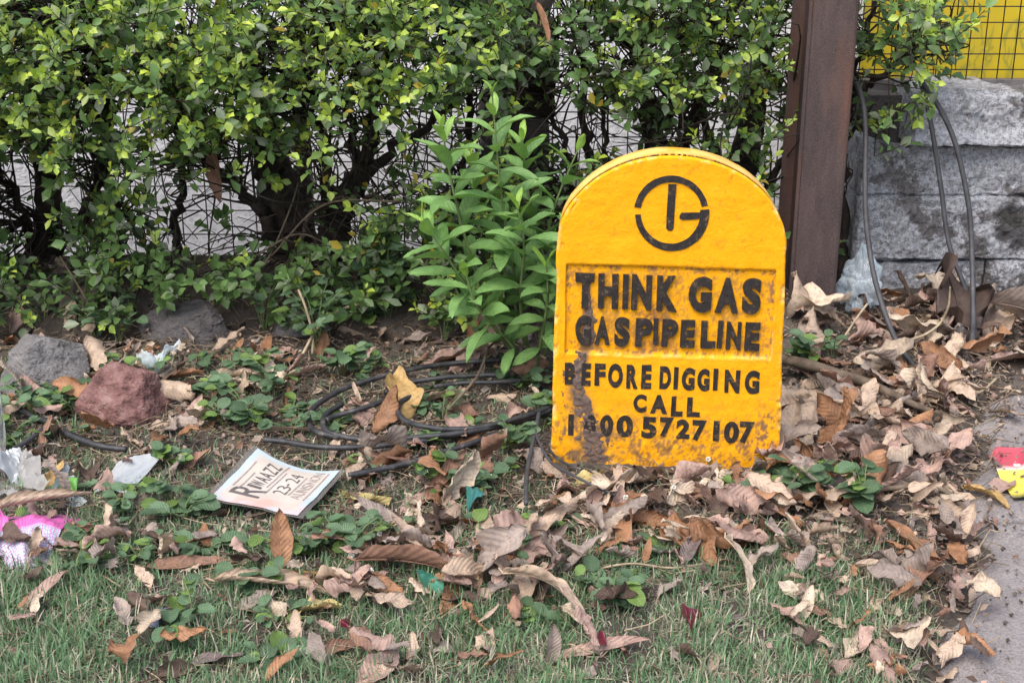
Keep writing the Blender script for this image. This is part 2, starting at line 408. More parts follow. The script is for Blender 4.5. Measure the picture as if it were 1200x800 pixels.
# ------------------------------------------------------------------ yellow board behind its mesh panel
ztop_wall = wpt(1100, 108)[1]
def mat_yellow_board():
    m, nt, b = new_mat('yellow_board'); p = geo_pos(nt)
    f = noise(nt, 6, 4, .5, p, 1.5); g = noise(nt, 45, 5, .6, p)
    c = ramp(nt, f, [(.35, (.62, .46, .012)), (.48, (.58, .43, .012)), (.53, (.34, .3, .03)), (.58, (.6, .45, .015)), (.7, (.5, .4, .03))])
    c = mixc(nt, ramp(nt, g, [(.5, (0, 0, 0)), (.75, (.4, .4, .4))]), c, (.5, .4, .04))
    L_(nt, c, b.inputs['Base Color']); b.inputs['Roughness'].default_value = .6; return m
M['yellow_board'] = mat_yellow_board()
BY = 3.78
bx0 = on_y(1010, 60, BY)[0]
board = empty('yellow_board', (bx0, BY, ztop_wall-.02), 0, 'yellow painted board standing behind the square mesh on the wall', 'board')
Vb, Fb = box(0, 1.6, 0, .02, 0, .8)
obj('board_face', mesh_np('board_face', Vb, Fb, smooth=False), M['yellow_board'], board)
Vb, Fb = box(-.03, 1.63, -.01, .03, .8, .83); obj('board_rim', mesh_np('board_rim', Vb, Fb, smooth=False), M['wire'], board)
# square mesh panel
MY = 3.62
mx0 = on_y(985, 60, MY)[0]
mp = empty('mesh_panel', (mx0, MY, ztop_wall-.04), 0, 'square steel wire mesh panel standing on the masonry wall', 'fence')
M['rail'] = mat_simple('rail_steel', [(.3, (.08, .075, .078)), (.7, (.17, .155, .15))], 30, .6, .2, .001)
Vb, Fb = box(0, 1.75, -.018, .018, -.01, .048); obj('rail', mesh_np('rail', Vb, Fb, smooth=False), M['rail'], mp)
Vb, Fb = box(0, 1.75, -.018, .018, .74, .78); obj('rail', mesh_np('rail', Vb, Fb, smooth=False), M['rail'], mp)
sp = .0405
V, F = tube(np.array([[0, 0, .045], [0, 0, .742]]), .0017, 5); wv_me = mesh_np('wire', V, F)
V, F = tube(np.array([[0, .0034, 0], [1.75, .0034, 0]]), .0017, 5); wh_me = mesh_np('wire', V, F)
for i in range(43): obj('wire', wv_me, M['wire'], mp, loc=(.012+i*sp, 0, 0))
for i in range(17): obj('wire', wh_me, M['wire'], mp, loc=(0, 0, .072+i*sp))
# wide mesh fence behind hedge
FY = 3.72
fx0, fx1 = -2.6, on_y(985, 200, FY)[0]-.02
fe = empty('wire_mesh_fence', (fx0, FY, 0), 0, 'dark wide square wire mesh fence running behind the hedge', 'fence')
spw = .069
V, F = tube(np.array([[0, 0, -.16], [0, 0, 1.3]]), .0019, 5); a_me = mesh_np('wire', V, F)
V, F = tube(np.array([[0, .0038, 0], [fx1-fx0, .0038, 0]]), .0019, 5); b_me = mesh_np('wire', V, F)
for i in range(int((fx1-fx0)/spw)): obj('wire', a_me, M['wire'], fe, loc=(.02+i*spw, 0, 0))
for i in range(21): obj('wire', b_me, M['wire'], fe, loc=(0, 0, -.13+i*spw))
for px in (-.05, .72, 2.02, fx1-fx0):
    Vb, Fb = box(px-.02, px+.02, .008, .048, -.3, 1.34); obj('post', mesh_np('post', Vb, Fb, smooth=False), M['wire'], fe)

# ------------------------------------------------------------------ rusty steel post (channel section)
def mat_rust():
    m, nt, b = new_mat('rusty_steel'); p = geo_pos(nt)
    mp_ = N(nt, 'ShaderNodeMapping'); L_(nt, p, mp_.inputs[0]); mp_.inputs['Scale'].default_value = (1, 1, .22)
    f = noise(nt, 26, 7, .65, mp_.outputs[0]); g = noise(nt, 320, 4, .7, p); k = noise(nt, 9, 5, .6, mp_.outputs[0])
    c = ramp(nt, f, [(.25, (.026, .019, .02)), (.5, (.05, .035, .035)), (.75, (.085, .06, .056))])
    c = mixc(nt, ramp(nt, k, [(.52, (0, 0, 0)), (.68, (.7, .7, .7))]), c, (.12, .05, .032))
    c = mixc(nt, ramp(nt, g, [(.4, (0, 0, 0)), (.75, (.5, .5, .5))]), c, (.15, .11, .10))
    L_(nt, c, b.inputs['Base Color']); b.inputs['Roughness'].default_value = .72; b.inputs['Specular IOR Level'].default_value = .35
    bump(nt, b, g, .5, .0015); return m
M['rust'] = mat_rust()
PB = on_z(950, 377, 0.01)
pw = 52/FPX*math.hypot(PB[1], CAMH)*1.0
post = empty('steel_post', (PB[0], PB[1], 0), math.radians(-6), 'tall rusty brown steel channel post beside the yellow marker stone', 'post')
def prism(profile, z0, z1):
    P = np.asarray(profile, float); n = len(P)
    V = np.vstack([np.c_[P, np.full(n, z0)], np.c_[P, np.full(n, z1)]])
    k = np.arange(n); k2 = (k+1) % n
    return V, np.stack([k, k2, n+k2, n+k], 1)
hw = pw/2; r = .004; dpt = .115; th = .009
# web faces the camera, flanges run back; rounded outer corners
prof = [(-hw, dpt), (-hw, r*2), (-hw+r*.6, r*.6), (-hw+r*2, 0), (hw-r*2, 0), (hw-r*.6, r*.6), (hw, r*2), (hw, dpt), (hw-th, dpt), (hw-th, th+.006), (hw-th-.006, th), (-hw+th+.006, th), (-hw+th, th+.006), (-hw+th, dpt)]
V, F = prism(prof, -.25, 2.6)
obj('web', mesh_np('web', V, F, smooth=False), M['rust'], post)
# outstanding lip along the left corner, mill edge
V, F = prism([(-hw-.0035, -.0025), (-hw+.004, -.0025), (-hw+.004, .006), (-hw-.0035, .006)], -.25, 2.6); obj('edge_lip', mesh_np('edge_lip', V, F, smooth=False), M['rust'], post)
V, F = prism([(-hw-.03, dpt+.001), (hw-.004, dpt+.001), (hw-.004, dpt+.009), (-hw-.03, dpt+.009)], -.25, 2.6); obj('back_flange', mesh_np('back_flange', V, F, smooth=False), M['rust'], post)
V, F = box(-hw, hw, 0, dpt, 2.6, 2.608); obj('cap_plate', mesh_np('cap_plate', V, F, smooth=False), M['rust'], post)

# ------------------------------------------------------------------ marker stone
YAW = math.radians(-4.0)
MB_ = on_z(781, 545, 0.0)
MDIR = np.array([math.cos(YAW), math.sin(YAW), 0]); MNRM = np.array([math.sin(YAW), -math.cos(YAW), 0])
def mk(u, v):
    d = ray(u, v); t = ((MB_-C0)@MNRM)/(d@MNRM); q = C0+d*t-MB_
    return np.array([q@MDIR, q[2]])
stone = empty('marker_stone', MB_, YAW, 'yellow painted concrete gas pipeline marker stone with black raised lettering', 'marker')
cu, cv, au, av = 787, 289, 134.5, 106
arcL = [mk(cu-au*math.cos(a), cv-av*math.sin(a)) for a in np.linspace(0, math.pi/2, 60)]
arcR = [mk(cu+au*math.cos(a), cv-av*math.sin(a)) for a in np.linspace(0, math.pi/2, 60)]
lowL = [mk(645+7.5*f, 540-251*f) for f in np.linspace(0, 1, 12)][:-1]; lowR = [mk(914+7.5*f, 542-253*f) for f in np.linspace(0, 1, 12)][:-1]
bl, br = lowL[0].copy(), lowR[0].copy()
Lp = np.array([bl+[-.002, -.1]]+lowL+arcL); Rp = np.array([br+[.001, -.1]]+lowR+arcR)
apex_t = max(Lp[-1, 1], Rp[-1, 1])
th_ = np.linspace(0, math.pi/2, 150)
t_low = np.linspace(-.1, Lp[12, 1], 150)[:-1]; t_arc = Lp[12, 1]+(apex_t-Lp[12, 1])*np.sin(th_)
tt = np.concatenate([t_low, t_arc[:-1]])
sL = np.interp(tt, Lp[:, 1], Lp[:, 0]); sR = np.interp(tt, Rp[:, 1], Rp[:, 0])
wob = .0022*(fbm(tt*30, 0, 0, 91)-.5)*2; sL = sL+wob; sR = sR+.0022*(fbm(tt*30, 5, 0, 92)-.5)*2
nc = 230; c = np.linspace(-1, 1, nc); c = .75*np.sin(c*math.pi/2)+.25*c
S = (sL+sR)[:, None]/2 + c[None]*((sR-sL)/2)[:, None]; T = np.repeat(tt[:, None], nc, 1)
outl = np.vstack([np.c_[sL, tt], [[(sL[-1]+sR[-1])/2, apex_t]], np.c_[sR, tt][::-1]])
# distance to outline
A_, B_ = outl[:-1], outl[1:]
P_ = np.stack([S, T], -1).reshape(-1, 2); dmin = np.full(len(P_), 9.0)
for i in range(len(A_)):
    ab = B_[i]-A_[i]; tq = np.clip(((P_-A_[i])@ab)/(ab@ab+1e-12), 0, 1)
    dmin = np.minimum(dmin, np.hypot(*(P_-A_[i]-tq[:, None]*ab).T))
dmin = dmin.reshape(S.shape)
rb = .005
e = np.clip(dmin, 0, rb); dep = rb-np.sqrt(np.maximum(rb**2-(rb-e)**2, 0))
p00, p10, p01, p11 = mk(664, 310), mk(907, 317), mk(662, 414), mk(903, 420)
def bil(s, t):
    # panel-relative coordinates
    a = (s-p01[0])/(p11[0]-p01[0]); tb = p01[1]+a*(p11[1]-p01[1]); tp = p00[1]+a*(p10[1]-p00[1])
    return a, (t-tb)/(tp-tb)
a_, b_ = bil(S, T)
wj = .0016*(fbm(S*60, T*60, 0, 95)-.5)
ed = np.minimum(np.minimum(a_, 1-a_)*(p11[0]-p01[0]), np.minimum(b_, 1-b_)*(p10[1]-p11[1]))+wj
rec = sstep(-.0015, .0022, ed); dep = dep+.0068*rec
lip = np.exp(-(ed/.0035)**2)*np.where(ed < 0, 1, 0)*(b_ < .5); dep = dep-.0014*lip
dep = dep + .0014*(fbm(S*22, T*22, 0, 96)-.5) + .0011*(fbm(S*90, T*70, 0, 97)-.5) + .0016*(fbm(S*14+T*6, T*45, 0, 98)-.5)
# roughcast lower down, crumbling foot
low = sstep(.10, .0, T-.04); dep = dep + low*.0035*(fbm(S*70, T*70, 0, 99)-.45)
chip = sstep(.62, .7, fbm(S*40, T*40, 0, 101))*sstep(.012, .003, dmin); dep = dep+chip*.004
thick = .085
front = np.stack([S, dep, T], -1); nr = S.shape[0]
# dirt: R grime, G bare/rust brown stain, B pale rim
pu = (S-mk(785, 365)[0])*660; pv = T
stain = np.exp(-((S-mk(765, 390)[0])/.035)**2-((T-mk(765, 385)[1])/.05)**2)*rec
grime = rec*(.42+.5*np.exp(-(ed/.008)**2))+low*.6+.35*np.exp(-((S-mk(672, 480)[0])/.02)**2)*sstep(.3, .1, T)
grime = grime + np.exp(-((S-mk(900, 500)[0])/.018)**2-((T-mk(900, 500)[1])/.05)**2)*.7
n1 = fbm(S*45, T*30, 0, 103, 5); n2 = fbm(S*120, T*100, 0, 104, 4)
n3 = fbm(S*300, T*260, 0, 109, 3); G = np.clip(grime*sstep(.47, .60, n1*.35+n2*.35+n3*.3)*1.3, 0, 1)
Bn = np.clip(stain*sstep(.38, .56, n1*.4+n2*.3+n3*.3)+low*sstep(.52, .6, n2*.6+n3*.4)*.35+.25*sstep(.62, .68, n2*.5+n3*.5), 0, 1)
pth = np.array([mk(600+x/1.9056, 140+y/1.9056) for x, y in ((166, 350), (168, 430), (165, 505), (152, 560), (147, 600), (162, 660), (175, 700), (190, 770))])
cxs = np.interp(T, pth[::-1, 1], pth[::-1, 0]); wst = np.interp(T, pth[::-1, 1], np.array([7, 10, 13, 14, 16, 26, 34, 40])[::-1])/1.9056/660
stq = np.exp(-(np.abs(S-cxs)/(wst*1.15))**3)*(T < pth[0, 1])
G = np.clip(G+stq*sstep(.25, .5, n1*.5+n2*.5)*1.1, 0, 1)
pale = np.clip(sstep(.008, .001, dmin)*sstep(.5, .62, n2), 0, 1)*.5+chip*.5 + lip*.5*(sstep(.4, .6, n1))
dcol = np.stack([G, Bn, np.clip(pale, 0, 1)], -1).reshape(-1, 3)
bi = np.concatenate([np.arange(nr)*nc, (nr-1)*nc+np.arange(1, nc), (np.arange(nr-2, -1, -1))*nc+nc-1])
nb = len(bi); k = np.arange(nb-1)
fl = front.reshape(-1, 3); rings = []; rcol = []
for dd, shr in ((.03, 0), (.055, 0), (thick-.006, 0), (thick, -.005)):
    q = fl[bi].copy(); q[:, 1] = dd+.002*(fbm(q[:, 0]*40, q[:, 2]*40, dd*50, 105)-.5)
    cen = np.array([q[:, 0].mean(), 0, .2]); dirv = q-cen; dirv[:, 1] = 0; dirv /= np.linalg.norm(dirv, axis=1)[:, None]
    q = q+dirv*(shr+.003*(fbm(q[:, 0]*30, q[:, 2]*30, dd*40, 106)-.5))[:, None]; rings.append(q)
    rcol.append(np.stack([.25*sstep(.4, .7, fbm(q[:, 0]*40, q[:, 2]*40, dd*60, 107)), 0*q[:, 0], .75*sstep(.3, .6, fbm(q[:, 0]*25, q[:, 2]*25, dd*60, 108))], -1))
V = np.vstack([fl]+rings+[[[0, thick, .2]]]); F4 = [grid_faces(nr, nc)]
base = nr*nc
prev = bi
for j in range(4):
    cur = base+j*nb+np.arange(nb); F4.append(np.stack([prev[k], cur[k], cur[k+1], prev[k+1]], 1)); prev = cur
tri = np.stack([np.full(nb-1, base+4*nb), prev[k+1], prev[k]], 1)
dcol = np.vstack([dcol]+rcol+[[[.1, 0, 0]]])
def mat_marker():
    m, nt, b = new_mat('yellow_paint'); p = coords(nt)
    f = noise(nt, 24, 6, .6, p); g = noise(nt, 240, 5, .7, p); k = noise(nt, 70, 5, .65, p)
    c = ramp(nt, f, [(.25, (.73, .315, .003)), (.5, (.79, .35, .005)), (.75, (.82, .375, .009))])
    sx = N(nt, 'ShaderNodeSeparateColor'); L_(nt, attr(nt, 'Col'), sx.inputs[0])
    c = mixc(nt, sx.outputs[2], c, (.82, .56, .2))
    c = mixc(nt, mth(nt, 'MULTIPLY', sx.outputs[1], .9), c, (.22, .085, .03))
    c = mixc(nt, mth(nt, 'MULTIPLY', sx.outputs[0], .85), c, mixc(nt, k, (.07, .045, .03), (.2, .14, .1)))
    c = mixc(nt, ramp(nt, g, [(.26, (.75, .75, .75)), (.33, (0, 0, 0))]), c, (.16, .08, .02))
    L_(nt, c, b.inputs['Base Color']); b.inputs['Roughness'].default_value = .8; b.inputs['Specular IOR Level'].default_value = .18
    bump(nt, b, mth(nt, 'ADD', k, mth(nt, 'MULTIPLY', g, .6)), .55, .003); return m
M['marker'] = mat_marker()
body = obj('body', mesh_np('marker_body', V, F4+[tri], dcol), M['marker'], stone)

def mat_black_paint():
    m, nt, b = new_mat('black_paint'); p = coords(nt)
    f = noise(nt, 60, 6, .65, p); g = noise(nt, 300, 4, .7, p)
    c = ramp(nt, f, [(.3, (.012, .010, .010)), (.6, (.025, .021, .02)), (.78, (.075, .062, .055))])
    c = mixc(nt, ramp(nt, mth(nt, 'ADD', mth(nt, 'MULTIPLY', g, .6), mth(nt, 'MULTIPLY', f, .4)), [(.56, (0, 0, 0)), (.66, (.8, .8, .8))]), c, (.3, .17, .05))
    L_(nt, c, b.inputs['Base Color']); b.inputs['Roughness'].default_value = .6; b.inputs['Specular IOR Level'].default_value = .35
    bump(nt, b, mth(nt, 'ADD', f, g), .6, .002); return m
M['black'] = mat_black_paint()
GLY = {}
def glyph(ch, off, bev=0.0):
    """flat-sided glyph from the built-in font: unit bbox in x, z; y in [0,1]"""
    key = (ch, off, bev)
    if key in GLY: return GLY[key]
    cu_ = bpy.data.curves.new('glyph', 'FONT'); cu_.body = ch; cu_.size = 1; cu_.offset = off; cu_.extrude = .05; cu_.bevel_depth = bev; cu_.resolution_u = 5
    o_ = bpy.data.objects.new('glyph', cu_); COL.objects.link(o_)
    bpy.context.view_layer.update()
    me = bpy.data.meshes.new_from_object(o_.evaluated_get(bpy.context.evaluated_depsgraph_get()))
    V = np.array([v.co[:] for v in me.vertices]); F = [list(p.vertices) for p in me.polygons]
    bpy.data.objects.remove(o_); bpy.data.curves.remove(cu_); bpy.data.meshes.remove(me)
    mn, mx = V.min(0), V.max(0); V = (V-mn)/(mx-mn)
    GLY[key] = (V, F); return GLY[key]
def poly_mesh(name, V, F, smooth=False):
    me = bpy.data.meshes.new(name); me.from_pydata([tuple(v) for v in V], [], F); me.update(); return me
def letter(ch, u0, u1, v0, v1, y_back, y_front, off, name, tilt=.012):
    V, F = glyph(ch, off)
    q = [mk(u0, v1), mk(u1, v1), mk(u0, v0), mk(u1, v0)]
    s0 = (q[0][0]+q[2][0])/2; s1 = (q[1][0]+q[3][0])/2; t0 = q[0][1]; t1 = q[2][1]
    x = s0+V[:, 0]*(s1-s0); z = t0+V[:, 1]*(t1-t0)-tilt*V[:, 0]*(s1-s0)
    sd = hash((ch, u0)) % 97
    sd = int(u0*7) % 97
    x = x+.0016*(vnoise(x*70, z*70, 0, sd)-.5); z = z+.0016*(vnoise(x*70, z*70, 0, sd+1)-.5)
    # V z=0 is the back of the extrusion, 1 the front
    y = y_back+(y_front-y_back)*V[:, 2]
    lat = 1-.10*V[:, 2]*(abs(y_front-y_back) > .004)       # cast letters taper a little
    x = (x-(s0+s1)/2)*lat+(s0+s1)/2
    F2 = [f[::-1] for f in F]
    obj(name, poly_mesh(name, np.stack([x, y, z], 1), F), M['black'], body)
def Z1(ch, a, b_, c_, d_, oy): return (ch, 640+a/4.138, 640+b_/4.138, oy+c_/4.138, oy+d_/4.138)
L1 = [('T', 140, 235, 85, 250), ('H', 250, 352, 88, 255), ('I', 370, 400, 92, 258), ('N', 412, 515, 93, 262), ('K', 535, 638, 97, 268), ('G', 690, 808, 102, 272), ('A', 818, 940, 108, 275), ('S', 950, 1048, 108, 280)]
L2 = [('G', 140, 222, 290, 432), ('A', 235, 312, 295, 432), ('S', 330, 408, 298, 440), ('P', 432, 518, 305, 440), ('I', 520, 545, 305, 432), ('P', 560, 642, 308, 440), ('E', 650, 725, 312, 445), ('L', 750, 825, 318, 448), ('I', 832, 858, 318, 448), ('N', 872, 950, 320, 455), ('E', 965, 1040, 325, 460)]
L3 = [('B', 88, 145, 60, 168), ('E', 170, 220, 62, 172), ('F', 232, 290, 65, 172), ('O', 298, 375, 65, 180), ('R', 388, 448, 70, 185), ('E', 460, 512, 70, 187), ('D', 548, 608, 78, 188), ('I', 618, 642, 82, 190), ('G', 655, 725, 85, 192), ('G', 730, 795, 88, 198), ('I', 810, 835, 90, 195), ('N', 862, 942, 95, 205), ('G', 960, 1038, 98, 212),
      ('C', 420, 490, 212, 300), ('A', 500, 592, 215, 305), ('L', 605, 665, 222, 320), ('L', 680, 750, 228, 322)]
L4 = [('1', 105, 135, 310, 410), ('8', 180, 245, 310, 405), ('0', 260, 328, 312, 415), ('0', 338, 425, 315, 420), ('5', 460, 540, 322, 425), ('7', 550, 620, 325, 420), ('2', 628, 700, 335, 428), ('7', 705, 782, 338, 438), ('1', 808, 842, 342, 440), ('0', 860, 938, 345, 448), ('7', 935, 1012, 345, 450)]
for l in L1: letter(*Z1(*l, 300), .0105, -.0004, .056, 'letter')
for l in L2: letter(*Z1(*l, 300), .0105, .0004, .052, 'letter')
for l in L3: letter(*Z1(*l, 410), .004, -.0014, .056, 'letter')
for l in L4: letter(*Z1(*l, 410), .004, -.0014, .05, 'digit')
# emblem: two ring arcs, a bar and a tick
def ring_piece(a0, a1, cx, cy, rx, ry, w0, w1, name='emblem_arc', tail=None):
    n = 40; A = np.linspace(a0, a1, n); wv = w0+(w1-w0)*np.linspace(0, 1, n)
    wv = wv*(1+.1*(vnoise(A*6, 0, 0, 5)-.5))
    pts = []
    for f in (-.5, .5):
        for a, w in zip(A, wv): pts.append(mk(cx+(rx+f*w)*math.cos(a), cy-(ry+f*w)*math.sin(a)))
    pts = np.array(pts); i = np.arange(n-1)
    V = np.vstack([np.c_[pts[:, 0], np.full(2*n, -.0016), pts[:, 1]], np.c_[pts[:, 0], np.full(2*n, .004), pts[:, 1]]])
    m2 = 2*n
    F = [np.stack([i, i+1, n+i+1, n+i], 1), np.stack([i, m2+i, m2+i+1, i+1], 1), np.stack([n+i, n+i+1, m2+n+i+1, m2+n+i], 1),
         np.array([[0, n, m2+n, m2], [n-1, m2+n-1, m2+2*n-1, 2*n-1]])]
    obj(name, mesh_np(name, V, F, smooth=False), M['black'], body)
zz = lambda x, y: (720+x/5.714, 170+y/5.714)
ecx, ecy = zz(381, 452)
erx, ery = 225/5.714, 225/5.714
ring_piece(math.radians(11), math.radians(171), ecx, ecy, 228/5.714, 226/5.714, 7.2, 7.8)
ring_piece(math.radians(183), math.radians(365), ecx, ecy, 224/5.714, 232/5.714, 6.6, 11.0)
def bar(pts, name):
    P = [mk(*zz(*q)) for q in pts]; P = np.array(P); n = len(P)
    V = np.vstack([np.c_[P[:, 0], np.full(n, -.0018), P[:, 1]], np.c_[P[:, 0], np.full(n, .004), P[:, 1]]])
    F = [list(range(n))]+[[i, n+i, n+(i+1) % n, (i+1) % n] for i in range(n)]
    obj(name, poly_mesh(name, V, F), M['black'], body)
bar([(362, 262), (416, 262), (408, 360), (396, 555), (385, 572), (360, 572), (346, 555), (352, 420)], 'emblem_bar')
bar([(436, 470), (450, 452), (578, 450), (578, 488), (545, 496), (455, 500), (436, 490)], 'emblem_tick')
# mud streak down the left of the face
def mat_mud():
    m, nt, b = new_mat('dry_mud'); p = coords(nt); g = noise(nt, 180, 6, .7, p); f = noise(nt, 40, 4, .6, p)
    c = mixc(nt, f, (.06, .038, .03), (.21, .15, .125)); L_(nt, c, b.inputs['Base Color']); b.inputs['Roughness'].default_value = .95
    bump(nt, b, g, 1.0, .004); return m
M['mud'] = mat_mud()
zc = lambda x, y: (600+x/1.9056, 140+y/1.9056)
def streak(pts, wid, hgt, inset, name='mud_streak', seed=3):
    P = catmull(np.array([mk(*zc(*q)) for q in pts]), 14); n = len(P); w = np.interp(np.linspace(0, 1, n), np.linspace(0, 1, len(wid)), wid)/1.9056/660
    T_ = np.gradient(P, axis=0); T_ /= np.linalg.norm(T_, axis=1)[:, None]; Nn = np.c_[-T_[:, 1], T_[:, 0]]
    m_ = 25; cc = np.linspace(-1, 1, m_); V = []
    for i in range(n):
        ww = w[i]*(.25+1.5*fbm(P[i, 1]*110, np.sign(cc)*3+5, 0, seed))
        pos = P[i]+Nn[i]*(cc*ww)[:, None]
        h = hgt*((1-np.abs(cc)**3)*1.5*fbm(pos[:, 0]*150, pos[:, 1]*150, 0, seed+4)**1.2-.10)
        insp = inset*(pos[:, 1] > mk(690, 415)[1])
        V.append(np.c_[pos[:, 0], insp+.0016-h, pos[:, 1]])
    obj(name, mesh_np(name, np.vstack(V), grid_faces(n, m_)), M['mud'], body)
streak([(168, 350), (166, 390), (170, 430), (172, 470), (165, 505)], [7, 9, 11, 16, 14], .005, .0045)
streak([(160, 520), (150, 560), (147, 600), (160, 650), (172, 690), (182, 735), (190, 770)], [17, 16, 18, 24, 34, 36, 36], .005, 0, seed=9)
streak([(150, 650), (178, 680), (210, 700), (218, 730)], [8, 16, 12, 8], .004, 0, seed=14)
streak([(117, 560), (112, 600), (118, 640)], [5, 6, 4], .003, 0, seed=19)

# ------------------------------------------------------------------ rocks
def rock(u0, u1, v0, v1, mat, label, seed, flat=1.0, depth=.8, zoff=0):
    Pb = on_z((u0+u1)/2, v1-3, zoff); gz = float(gh(Pb[0], Pb[1]))
    dist = np.linalg.norm(Pb-C0); w = (u1-u0)/FPX*dist; h = (v1-v0)/FPX*dist*1.02
    n1, n2 = 110, 70
    ph, th = np.meshgrid(np.linspace(0, 2*math.pi, n1, endpoint=False), np.linspace(0, math.pi, n2))
    D = np.stack([np.sin(th)*np.cos(ph), np.sin(th)*np.sin(ph), np.cos(th)], -1).reshape(-1, 3)
    r_ = np.ones(len(D))
    rr = np.random.default_rng(seed)
    for i in range(11):                                    # cut planes give flat broken faces
        nn = rr.normal(size=3); nn[2] = abs(nn[2])*.8+.1; nn /= np.linalg.norm(nn); dd = .45+.38*rr.random()
        dt = D@nn; r_ = np.where(dt > 1e-3, np.minimum(r_, dd/np.maximum(dt, 1e-3)), r_)
    r_ = r_*(1+.22*(fbm(D[:, 0]*2+5, D[:, 1]*2+5, D[:, 2]*2+seed, seed)-.5)+.14*(fbm(D[:, 0]*5+5, D[:, 1]*5+5, D[:, 2]*5, seed+2)-.5)+.09*(fbm(D[:, 0]*16+5, D[:, 1]*16+5, D[:, 2]*16, seed+5)-.5))
    Q = D*r_[:, None]; Q = Q/np.abs(Q).max(0)*[w/2, w*depth/2, h*.62]
    Q[:, 2] = Q[:, 2]+h*.30
    o = obj('rock', poly_from_grid(Q, n2, n1, False), mat); o.location = (Pb[0], Pb[1]+w*depth*.35, gz)
    return tag(o, label, 'rock')
def poly_from_grid(Q, nr, nc, sm=True):
    i, j = np.meshgrid(np.arange(nr-1), np.arange(nc), indexing='ij'); j2 = (j+1) % nc
    return mesh_np('rock', Q, np.stack([i*nc+j, (i+1)*nc+j, (i+1)*nc+j2, i*nc+j2], -1).reshape(-1, 4), smooth=sm)
rock(-22, 94, 394, 474, M['stone_grey'], 'smooth pale grey rock lying left of the reddish rock', 4, depth=.8)
rock(78, 190, 420, 502, M['stone_red'], 'pitted reddish brown rock among the dry leaves', 11, depth=.75)
rock(156, 292, 362, 420, M['stone_dark'], 'dark weathered rock lying under the hedge edge', 23, depth=.5)
rock(300, 390, 372, 412, M['stone_dark'], 'small shaded dark rock half buried under creeping weeds', 31, depth=.5)

# ------------------------------------------------------------------ cables, stick, twigs
def cable(pts, rad, mat, label, name='cable', group=None, cat='cable', ns=8, n=10, bury=True):
    """pts: (u, v, h) pixel and height above ground"""
    P = []
    for q in pts:
        u, v, h = q if len(q) == 3 else (*q, .012)
        w = on_z(u, v, h); w = on_z(u, v, h+float(gh(w[0], w[1]))); w = on_z(u, v, h+float(gh(w[0], w[1]))); P.append(w)
    P = catmull(P, n); c0 = P[0].copy(); c0[2] = 0
    V, F = tube(P-c0, rad, ns)
    return tag(obj(name, mesh_np(name, V, F), mat, loc=c0), label, cat, group)
zd = lambda L, h=.012: [(350+x/2.963, 330+y/2.963, h+.02) for x, y in L]
gk = 'black cables coiled on the ground'
R0 = .0058
cable(zd([(905, 415), (830, 452), (740, 480), (630, 505), (530, 512), (440, 503), (375, 484), (346, 455), (352, 420), (400, 395)], .02), R0, M['cable_black'], 'black cable with tight inner bend in the coil beside the marker', group=gk)
cable(zd([(910, 425), (830, 462), (640, 512), (500, 532), (330, 545), (200, 545), (105, 522), (84, 490), (100, 455), (150, 425)], .014), R0, M['cable_black'], 'black cable making the wide lower bend of the coil', group=gk)
cable(zd([(915, 435), (820, 470), (600, 522), (400, 556), (200, 575), (60, 572), (-40, 556), (-120, 548)], .008), R0, M['cable_black'], 'lowest black cable running out of the coil toward the rocks', group=gk)
cable(zd([(790, 268), (640, 275), (520, 285), (400, 302), (250, 340), (150, 375), (60, 430), (35, 480), (60, 520), (140, 540)], .012), R0, M['cable_black'], 'black cable making the outer left loop of the coil', group=gk)
cable(zd([(800, 316), (700, 322), (600, 326), (500, 333), (380, 352), (300, 385)], .012), R0, M['cable_black'], 'black cable lying behind the coil under the tall weed', group=gk)
cable(zd([(800, 340), (690, 348), (560, 352), (470, 366)], .01), R0*.9, M['cable_black'], 'short dark cable under the weed leaves', group=gk)
cable(zd([(95, 480), (130, 465), (220, 440), (310, 410), (380, 396)], .012), R0, M['cable_black'], 'short black cable crossing inside the coil loop', group=gk)
cable(zd([(170, 672), (280, 652), (400, 625), (500, 592), (600, 560), (700, 520)], .008), R0, M['cable_black'], 'black cable lying alone in front of the coil by the printed card', group=gk)
cable(zd([(835, 455), (822, 520), (800, 620), (790, 700), (790, 770)], .022), .0042, M['cable_grey'], 'grey cable end hanging down from the coil into the litter')
cable(zd([(822, 500), (830, 545), (875, 625), (950, 670), (1040, 715), (1100, 740)], .03), .0026, M['cable_grey'], 'thin grey wire crossing the litter at the foot of the marker', name='wire')
cable(zd([(860, 560), (885, 600), (930, 632), (980, 650)], .03), .0026, M['cable_black'], 'short thin black wire touching the corner of the marker', name='wire')
ze = lambda L, h=.012: [(x/2.963, 330+y/2.963, h) for x, y in L]
cable(ze([(-60, 380), (0, 405), (80, 450), (170, 490), (250, 535), (350, 570), (440, 582)], .02), .0062, M['cable_black'], 'black cable lying in front of the grey and reddish rocks')
cable(ze([(175, 488), (140, 520), (90, 555), (0, 610), (-60, 640)], .026), .005, M['cable_grey'], 'dark grey cable crossing over the plastic bag')
